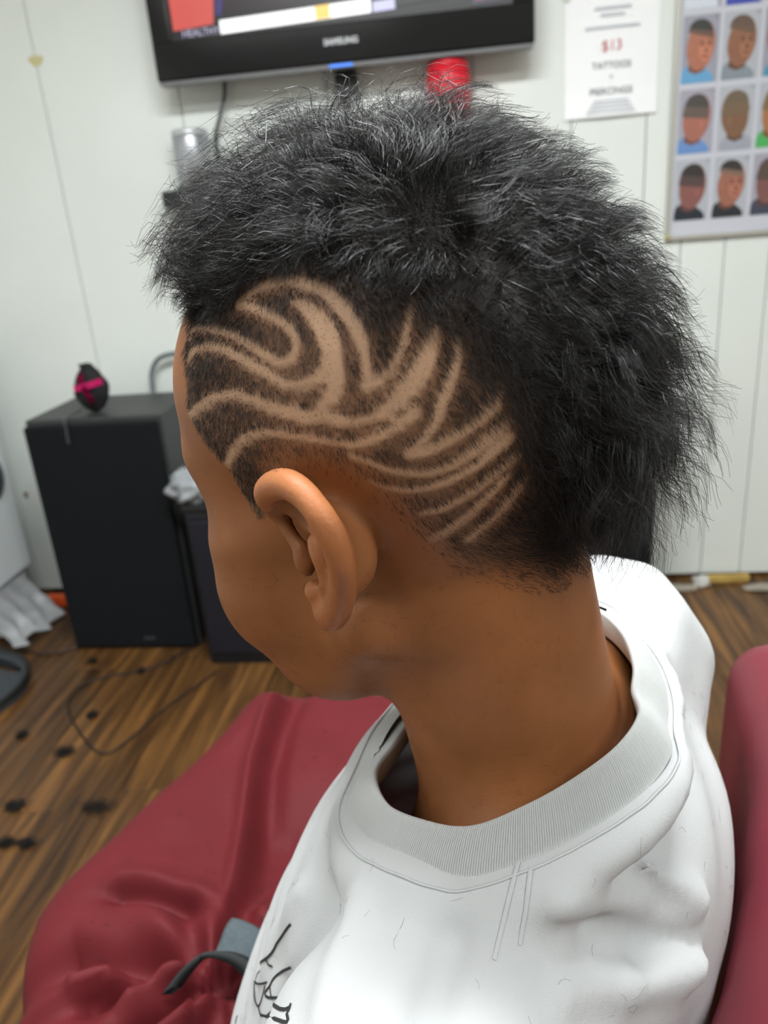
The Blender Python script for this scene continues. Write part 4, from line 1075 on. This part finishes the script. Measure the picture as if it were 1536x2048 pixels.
def skin_material():
    m = bpy.data.materials.new('skin'); m.use_nodes = True; nt = m.node_tree; b = nt.nodes['Principled BSDF']
    at = nt.nodes.new('ShaderNodeAttribute'); at.attribute_name = 'skin_tone'
    tc = nt.nodes.new('ShaderNodeTexCoord')
    n = nt.nodes.new('ShaderNodeTexNoise'); n.inputs['Scale'].default_value = 45; n.inputs['Detail'].default_value = 6
    nt.links.new(tc.outputs['Object'], n.inputs['Vector'])
    mr = nt.nodes.new('ShaderNodeMapRange'); mr.inputs['From Min'].default_value = .3; mr.inputs['From Max'].default_value = .7; mr.inputs['To Min'].default_value = .88; mr.inputs['To Max'].default_value = 1.10
    nt.links.new(n.outputs[0], mr.inputs[0])
    cb = nt.nodes.new('ShaderNodeCombineColor')
    for i in range(3): nt.links.new(mr.outputs[0], cb.inputs[i])
    mx = nt.nodes.new('ShaderNodeMix'); mx.data_type = 'RGBA'; mx.blend_type = 'MULTIPLY'; mx.inputs[0].default_value = 1
    nt.links.new(at.outputs['Color'], mx.inputs['A']); nt.links.new(cb.outputs[0], mx.inputs['B']); nt.links.new(mx.outputs['Result'], b.inputs['Base Color'])
    n2 = nt.nodes.new('ShaderNodeTexNoise'); n2.inputs['Scale'].default_value = 900; n2.inputs['Detail'].default_value = 3
    nt.links.new(tc.outputs['Object'], n2.inputs['Vector'])
    bp = nt.nodes.new('ShaderNodeBump'); bp.inputs['Strength'].default_value = .25; bp.inputs['Distance'].default_value = .0005
    nt.links.new(n2.outputs[0], bp.inputs['Height']); nt.links.new(bp.outputs[0], b.inputs['Normal'])
    b.inputs['Roughness'].default_value = .52; b.inputs['Specular IOR Level'].default_value = .3
    return m
me = np_mesh('body', h2w(SKIN_V) - PB, SKIN_F)
at = me.color_attributes.new('skin_tone', 'FLOAT_COLOR', 'POINT')
at.data.foreach_set('color', np.concatenate([colr, np.ones((len(colr), 1))], 1).astype(np.float32).ravel())
body = link('body', me, skin_material(), person, True)

# ---- roots on the scalp
Vh = SKIN_V; tri = np.concatenate([SKIN_F[:, [0, 1, 2]], SKIN_F[:, [0, 2, 3]]])
cen_t = Vh[tri].mean(1)
tri = tri[(cen_t[:, 2] > -.115) & (np.linalg.norm(cen_t - OC, axis=1) < .135) & (cen_t[:, 0] > -.2)]
cen_t = Vh[tri].mean(1)
em = (np.abs(cen_t[:, 1]) > .0728) & (np.abs(cen_t[:, 2] - .0) < .036) & (np.abs(cen_t[:, 0]) < .036)
tri = tri[~em]
VHE = np.full(len(SKIN_V), -1.); VLO = np.full(len(SKIN_V), -1.); VHE[idx] = he; VLO[idx] = lo
TRI_STUB = tri[(VHE[tri].max(1) > -.002) & ((VLO[tri].min(1) < .009) | (np.linalg.norm(Vh[tri].mean(1) - np.array(WHORL_P), axis=1) < .034))]
TRI_LONG = tri[(VHE[tri].max(1) > -.001) & (VLO[tri].max(1) > -.002)]
def grad(p, e_=1.5e-3):
    f = lambda x: head_sdf([x[:, 0], x[:, 1], x[:, 2]])
    d = f(p); g = np.stack([f(p + np.eye(3)[k] * e_) - d for k in range(3)], 1)
    return g / (np.linalg.norm(g, axis=1)[:, None] + 1e-12)
def sample(tri, per_cm2):
    e1, e2 = Vh[tri[:, 1]] - Vh[tri[:, 0]], Vh[tri[:, 2]] - Vh[tri[:, 0]]
    nr_ = np.cross(e1, e2); area = np.linalg.norm(nr_, axis=1) / 2
    n = int(area.sum() * 1e4 * per_cm2)
    k = RNG.choice(len(tri), n, p=area / area.sum()); u, v = RNG.random(n), RNG.random(n); m = u + v > 1; u[m] = 1 - u[m]; v[m] = 1 - v[m]
    return Vh[tri[k, 0]] + e1[k] * u[:, None] + e2[k] * v[:, None], nr_[k] / (np.linalg.norm(nr_[k], axis=1)[:, None] + 1e-12)
def unit(v): return v / (np.linalg.norm(v, axis=1)[:, None] + 1e-12)
def strands(name, P, rad, m, parent, tip=.3):
    """thin three sided fibres; P (N,K,3)"""
    N, K, _ = P.shape
    T = np.gradient(P, axis=1); T /= np.linalg.norm(T, axis=2)[:, :, None] + 1e-12
    ref = RNG.normal(size=(N, 1, 3)); A_ = np.cross(T, ref); A_ /= np.linalg.norm(A_, axis=2)[:, :, None] + 1e-12; B_ = np.cross(T, A_)
    w = np.linspace(1, tip, K)[None, :, None] * np.asarray(rad).reshape(-1, 1, 1)
    ring = [P + w * (math.cos(t) * A_ + math.sin(t) * B_) for t in (0, 2.0944, 4.18879)]
    V = np.stack(ring, 2).reshape(-1, 3)
    base = (np.arange(N)[:, None] * K + np.arange(K - 1)[None]).reshape(-1) * 3
    F = np.concatenate([np.stack([base + j, base + (j + 1) % 3, base + 3 + (j + 1) % 3, base + 3 + j], 1) for j in range(3)])
    return link(name, np_mesh(name, V, F), m, parent, True)
def hair_mat(name, rgb, rough, spec):
    m = bpy.data.materials.new(name); m.use_nodes = True; b = m.node_tree.nodes['Principled BSDF']
    b.inputs['Base Color'].default_value = srgb(*rgb); b.inputs['Roughness'].default_value = rough; b.inputs['Specular IOR Level'].default_value = spec
    return m
M_HAIR = hair_mat('black_hair', (20, 18, 18), .34, .62)
M_STUB = hair_mat('stubble_hair', (34, 26, 22), .5, .4)

# ---- stubble
p, n = sample(TRI_STUB, 210)
km = (p[:, 1] > 0) | (RNG.random(len(p)) < .4); p, n = p[km], n[km]
q, he, lo, sd = field(p)
near = p[:, 1] > 0
mask = (he > -.0005) & ((lo < .006) | (np.linalg.norm(p - np.array(WHORL_P), axis=1) < .032))
p, n, q, he, lo, sd, near = [x[mask] for x in (p, n, q, he, lo, sd, near)]
edge = np.maximum(sm(he, -.0005, .016), sm(q[:, 0], .28, .42) * sm(he, -.0006, .0022)); upper = sm(lo, -.030, .0)
front = sm(q[:, 0], .05, .45)
inl = 1 - sm(sd, -.0006, .0007)
prob = (.09 + .38 * edge + .46 * upper + .38 * front * edge) * (1 - .66 * inl)
keep = RNG.random(len(p)) < prob
p, n, q, he, lo, sd, edge, upper, front, inl = [x[keep] for x in (p, n, q, he, lo, sd, edge, upper, front, inl)]
N = len(p)
L = (.0018 + .0018 * edge + .0042 * upper * edge - .0006 * front) * RNG.uniform(.65, 1.25, N)
L *= .22 + .78 * sm(sd, -.0002, .0022)
L = np.where(inl > .6, RNG.uniform(.0003, .0007, N), L)
nape = sm(-q[:, 1], .45, 1.0) * sm(-q[:, 0], .2, .7)
flow = np.stack([-.42 - 1.2 * nape, 0 * nape, -1 + .3 * nape], 1) + RNG.normal(size=(N, 3)) * .28
flow = unit(flow - n * (flow * n).sum(1)[:, None])
d0 = unit(n * (.62 + .3 * RNG.normal(size=(N, 1)) * .5) + flow)
d0 = np.where((inl > .6)[:, None], unit(n + flow * .5), d0)
bend = unit(d0 + flow * .5)
P3 = np.stack([p - n * .0002, p + d0 * (L * .5)[:, None], p + d0 * (L * .5)[:, None] + bend * (L * .5)[:, None]], 1)
stub = strands('stubble', h2w(P3) - PB, RNG.uniform(.00006, .00010, N), M_STUB, person, .35); stub['kind'] = 'stuff'
stub['label'] = 'short clipped side hair with shaved wave lines'
print('stubble', N)

# ---- eyebrows
nb = 420; u = RNG.random(nb); sgn = np.where(np.arange(nb) % 2 == 0, 1., -1.)
pb = np.stack([.100 - .022 * u ** 1.3, (.011 + .036 * u), .0365 + .0045 * np.sin(math.pi * np.minimum(1, u * 1.1)) + RNG.normal(size=nb) * .0016], 1)
for _ in range(8):
    pb = pb - grad(pb) * head_sdf([pb[:, 0], pb[:, 1], pb[:, 2]])[:, None]
nb_ = grad(pb); fb = unit(np.stack([-.5 + 0 * u, .8 + 0 * u, .35 - .6 * u], 1) + RNG.normal(size=(nb, 3)) * .15); fb = unit(fb - nb_ * (fb * nb_).sum(1)[:, None] + nb_ * .25)
PBr = np.stack([pb, pb + fb * .003, pb + fb * .006 - nb_ * .0004], 1); PBr[:, :, 1] *= sgn[:, None]
brow = strands('eyebrows', h2w(PBr) - PB, np.full(nb, .00008), M_STUB, person, .3); brow['kind'] = 'stuff'
# ---- long wavy hair on top and at the back
WHORL = np.array(WHORL_P)
def grow(p, n, L, K, seed, curl=.72, jit=.13, lift=.70, lock=26, pull=.6):
    r = np.random.default_rng(seed); N = len(p)
    v_ = unit(p - OC); back = sm(-v_[:, 0], .35, .9)
    fl = p - WHORL; far = p[:, 1] < -.01
    fl = fl / (np.linalg.norm(fl, axis=1)[:, None] + .025) + np.array([-.10, 0, -.12])
    ph = np.stack([np.sin(52 * p[:, 1] + 37 * p[:, 2] + 1.3), np.sin(47 * p[:, 0] - 41 * p[:, 2] + .4), np.sin(44 * p[:, 0] + 49 * p[:, 1] + 2.2)], 1)
    fl = fl + .5 * ph
    fl = unit(fl - n * (fl * n).sum(1)[:, None])
    nc = max(8, N // lock); ci = r.choice(N, nc, replace=False); cid = np.empty(N, int)
    for s0 in range(0, N, 3000):
        d2 = ((p[s0:s0 + 3000, None] - p[ci][None]) ** 2).sum(2); cid[s0:s0 + 3000] = d2.argmin(1)
    cph = r.uniform(0, 6.28, nc)[cid] + r.normal(size=N) * .3
    cfr = r.uniform(.7, 1.3, nc)[cid]
    cdir = (r.normal(size=(nc, 3)) * .30)[cid] + r.normal(size=(N, 3)) * jit
    d = unit(n * (lift * (1 + .38 * back + .34 * sm(v_[:, 2], .7, .95)))[:, None] + fl * .75 + cdir)
    e1_ = unit(np.cross(d, fl + 1e-3)); e2_ = np.cross(d, e1_)
    step = L / (K - 1); pts = [p - n * .0005]; cur = p.copy()
    for k in range(1, K):
        s_k = k * step; t_ = k / (K - 1)
        w = 6.28 * s_k / .034 * cfr + cph
        dd = d + fl * (.55 * t_) - n * (.75 * t_ ** 1.3 * (1 - .75 * back) * np.minimum(1.3, s_k / .03))[:, None] + curl * (e1_ * np.cos(w)[:, None] + e2_ * np.sin(w)[:, None])
        cur = cur + unit(dd) * step[:, None]
        dh = head_sdf([cur[:, 0], cur[:, 1], cur[:, 2]])
        cur = cur + n * np.clip(.0015 - dh, 0, .02)[:, None]
        pts.append(cur.copy())
    P = np.stack(pts, 1)
    off = P - P[ci][cid]; tcl = np.linspace(0, 1, K)[None, :, None]
    same = (np.linalg.norm(off[:, 0], axis=1) < .012)[:, None, None]
    return P - off * tcl ** 1.1 * pull * same * r.uniform(.5, 1.15, (N, 1, 1))
def long_roots(per_cm2, far=.55):
    p, n = sample(TRI_LONG, per_cm2)
    n = grad(p); q = side_map(p)
    lo, _, _ = seg_d(q, LONG_LINE); lo = np.where(in_poly(q, LONG_POLY), lo, -lo) * .078
    m = (lo > -.001) & (RNG.random(len(p)) < np.where(p[:, 1] > -.03, 1, far) * (.5 + .5 * sm(lo, 0, .010)))
    p, n, q, lo = [x[m] for x in (p, n, q, lo)]
    v_ = unit(p - OC); back = sm(-v_[:, 0], .1, .8)
    L = (.008 + .042 * sm(lo, .0, .030)) * RNG.uniform(.72, 1.12, len(p)) * (1 - .40 * back * sm(v_[:, 2], -.10, .35)) * (1 - .12 * back) * (1 - .30 * sm(-v_[:, 1], -.1, .4) * sm(v_[:, 2], -.1, .3)) * (1 + .16 * back * sm(-v_[:, 2], -.05, .35)) * (1 - .10 * sm(v_[:, 0], .3, .8)) * (1 + .16 * sm(v_[:, 2], .75, .95))
    return p, n, L
p, n, L = long_roots(62); N1 = len(p)
hair = strands('hair', h2w(grow(p, n, L, 8, 11)) - PB, RNG.uniform(.00006, .00010, N1), M_HAIR, person, .3)
hair['kind'] = 'stuff'; hair['label'] = 'long black wavy hair on the crown and back of the head'
p, n, L = long_roots(17, .4); N2 = len(p)
locks = strands('hair_locks', h2w(grow(p, n, L * 1.08, 10, 23, curl=.8, jit=.22, lift=.74, lock=7, pull=.45)) - PB, RNG.uniform(.00012, .00021, N2), M_HAIR, person, .3)
locks['kind'] = 'stuff'; locks['label'] = 'thicker glossy curls lying over the black hair'
print('HAIR', N, N1, N2)

# ------------------------------------------------------------------ small marks on the clothes
PRINT = [[(0.0843,0.1026,0.8432),(0.0906,0.1024,0.8331),(0.097,0.1012,0.8225),(0.104,0.1029,0.8103),(0.1242,0.0926,0.7765),(0.1182,0.1024,0.78),(0.1132,0.1068,0.7756),(0.0969,0.1174,0.7907),(0.0426,0.1587,0.8742),(0.0384,0.157,0.8788),(0.0387,0.1542,0.8799)],[(0.0801,0.1111,0.8268),(0.0937,0.1079,0.8099),(0.0982,0.1093,0.8019),(0.0968,0.1129,0.7983),(0.0529,0.15,0.8652),(0.0425,0.1554,0.8758),(0.0384,0.1555,0.8796)],[(0.1049,0.1031,0.8086),(0.1024,0.1043,0.808),(0.099,0.1049,0.8093)],[(0.127,0.0942,0.7694),(0.1087,0.1058,0.7925),(0.1016,0.1078,0.8003)],[(0.0987,0.1092,0.8015),(0.0952,0.1126,0.8007),(0.0928,0.1143,0.8008)],[(0.1474,0.0932,0.7292),(0.1478,0.0945,0.7271),(0.1465,0.0965,0.7267)],[(0.1117,0.1075,0.7764),(0.1052,0.1096,0.7893),(0.1031,0.1081,0.7976)]]
SEAMS = [[(-0.0252,0.0883,0.9187),(-0.026,0.0963,0.916),(-0.0262,0.1035,0.9096),(-0.0261,0.1092,0.903),(-0.0268,0.1163,0.8987),(-0.0292,0.1262,0.8965),(-0.0317,0.1353,0.8944)],[(-0.0304,0.0894,0.9191),(-0.0319,0.0962,0.9151),(-0.0325,0.101,0.9079),(-0.0328,0.1068,0.8993),(-0.0347,0.1173,0.8946),(-0.0383,0.1295,0.8916)]]
M_PRINT = mat('black_print', (38, 38, 42), .8)
def flat_line(name, pts, w, m, parent, off=.0004, n=None):
    P = on_shirt(smooth_path(pts, n or len(pts) * 5), None, off)
    N2 = on_shirt(P, None, .003); nn = N2 - on_shirt(P, None, 0); nn = unit(nn)
    tg = unit(np.gradient(P, axis=0)); sd_ = np.cross(tg, nn)
    V = np.concatenate([P + sd_ * w / 2, P + nn * .0003, P - sd_ * w / 2]); k = len(P); i = np.arange(k - 1)
    F = np.concatenate([np.stack([i, i + 1, k + i + 1, k + i], 1), np.stack([k + i, k + i + 1, 2 * k + i + 1, 2 * k + i], 1)])
    return link(name, np_mesh(name, t2w(V) - PB, F), m, parent, True)
for i, l in enumerate(PRINT): flat_line('print_line', l, .0013 if i < 2 else .001, M_PRINT, shirt)
for i, l in enumerate(SEAMS): flat_line('shoulder_seam', l[:5] if i == 0 else l[:4], .0016, M_SHIRT, shirt, .0003)
st = ring[::12].copy(); st[:, :2] += rad[::12] * .0185; st[:, 2] -= .017
st = on_shirt(st, None, .0003)
link('collar_stitching', tube_mesh('collar_stitching', t2w(st) - PB, .0006, 5, True), M_SHIRT, shirt, True)

# ------------------------------------------------------------------ clippings
def surface_hairs(name, P, Nn, Lr, rad_, parent, seed, curve=.5):
    r = np.random.default_rng(seed); N = len(P); L = r.uniform(*Lr, N)
    t = unit(np.cross(Nn, r.normal(size=(N, 3)))); b = np.cross(Nn, t); k = r.normal(size=(N, 1)) * curve
    pts = [P + Nn * .00025 + t * (u * L)[:, None] + b * (k * L[:, None]) * (u * u * 4 - .5) * .5 for u in (-.5, -.17, .17, .5)]
    o = strands(name, np.stack(pts, 1), np.full(N, rad_), M_CLIP, parent, .6); o['kind'] = 'stuff'
    o['label'] = 'loose cut hairs'
    return o
r = np.random.default_rng(5)
# on the shirt
q = np.stack([r.uniform(-.10, .14, 900), r.uniform(-.16, .16, 900), r.uniform(.70, .93, 900)], 1)
P0 = on_shirt(q, None, 0); N0 = unit(on_shirt(P0, None, .003) - P0)
thp, rhp = polar(P0); rlp = np.interp(thp, thl[o_], rhol[o_], period=2 * np.pi)
ok = (N0[:, 2] > -.2) & ~((rhp < rlp + .002) & (P0[:, 2] > .88)); P0, N0 = P0[ok][:330], N0[ok][:330]
surface_hairs('shirt_clippings', t2w(P0) - PB, unit(t2w(P0 + N0) - t2w(P0)), (.0015, .008), .00005, shirt, 3)
# on the neck and cheek
vn = np.zeros_like(SKIN_V); fn_ = np.cross(SKIN_V[SKIN_F[:, 1]] - SKIN_V[SKIN_F[:, 0]], SKIN_V[SKIN_F[:, 2]] - SKIN_V[SKIN_F[:, 0]])
for k in range(4): np.add.at(vn, SKIN_F[:, k], fn_)
vn = unit(vn)
cand = np.nonzero((SKIN_V[:, 1] > .01) & (SKIN_V[:, 2] < -.005) & (SKIN_V[:, 2] > -.16) & (SKIN_V[:, 0] < .07) & (np.linalg.norm(SKIN_V[:, :2], axis=1) < .12))[0]
pick = r.choice(cand, 420, replace=False)
surface_hairs('neck_clippings', h2w(SKIN_V[pick]) - PB, vn[pick] @ HM.T, (.001, .0042), .00004, body, 4, .3)
# dark clippings on the cape
sel = np.nonzero((CA[:, 2] > .62) & (CA[:, 0] > .17) & (CA[:, 1] < .1))[0]
pick = r.choice(sel, 260, replace=False)
surface_hairs('cape_clippings', t2w(CA[pick]) - CPo, np.tile([0, 0, 1.], (260, 1)), (.002, .008), .00018, cl_, 6)
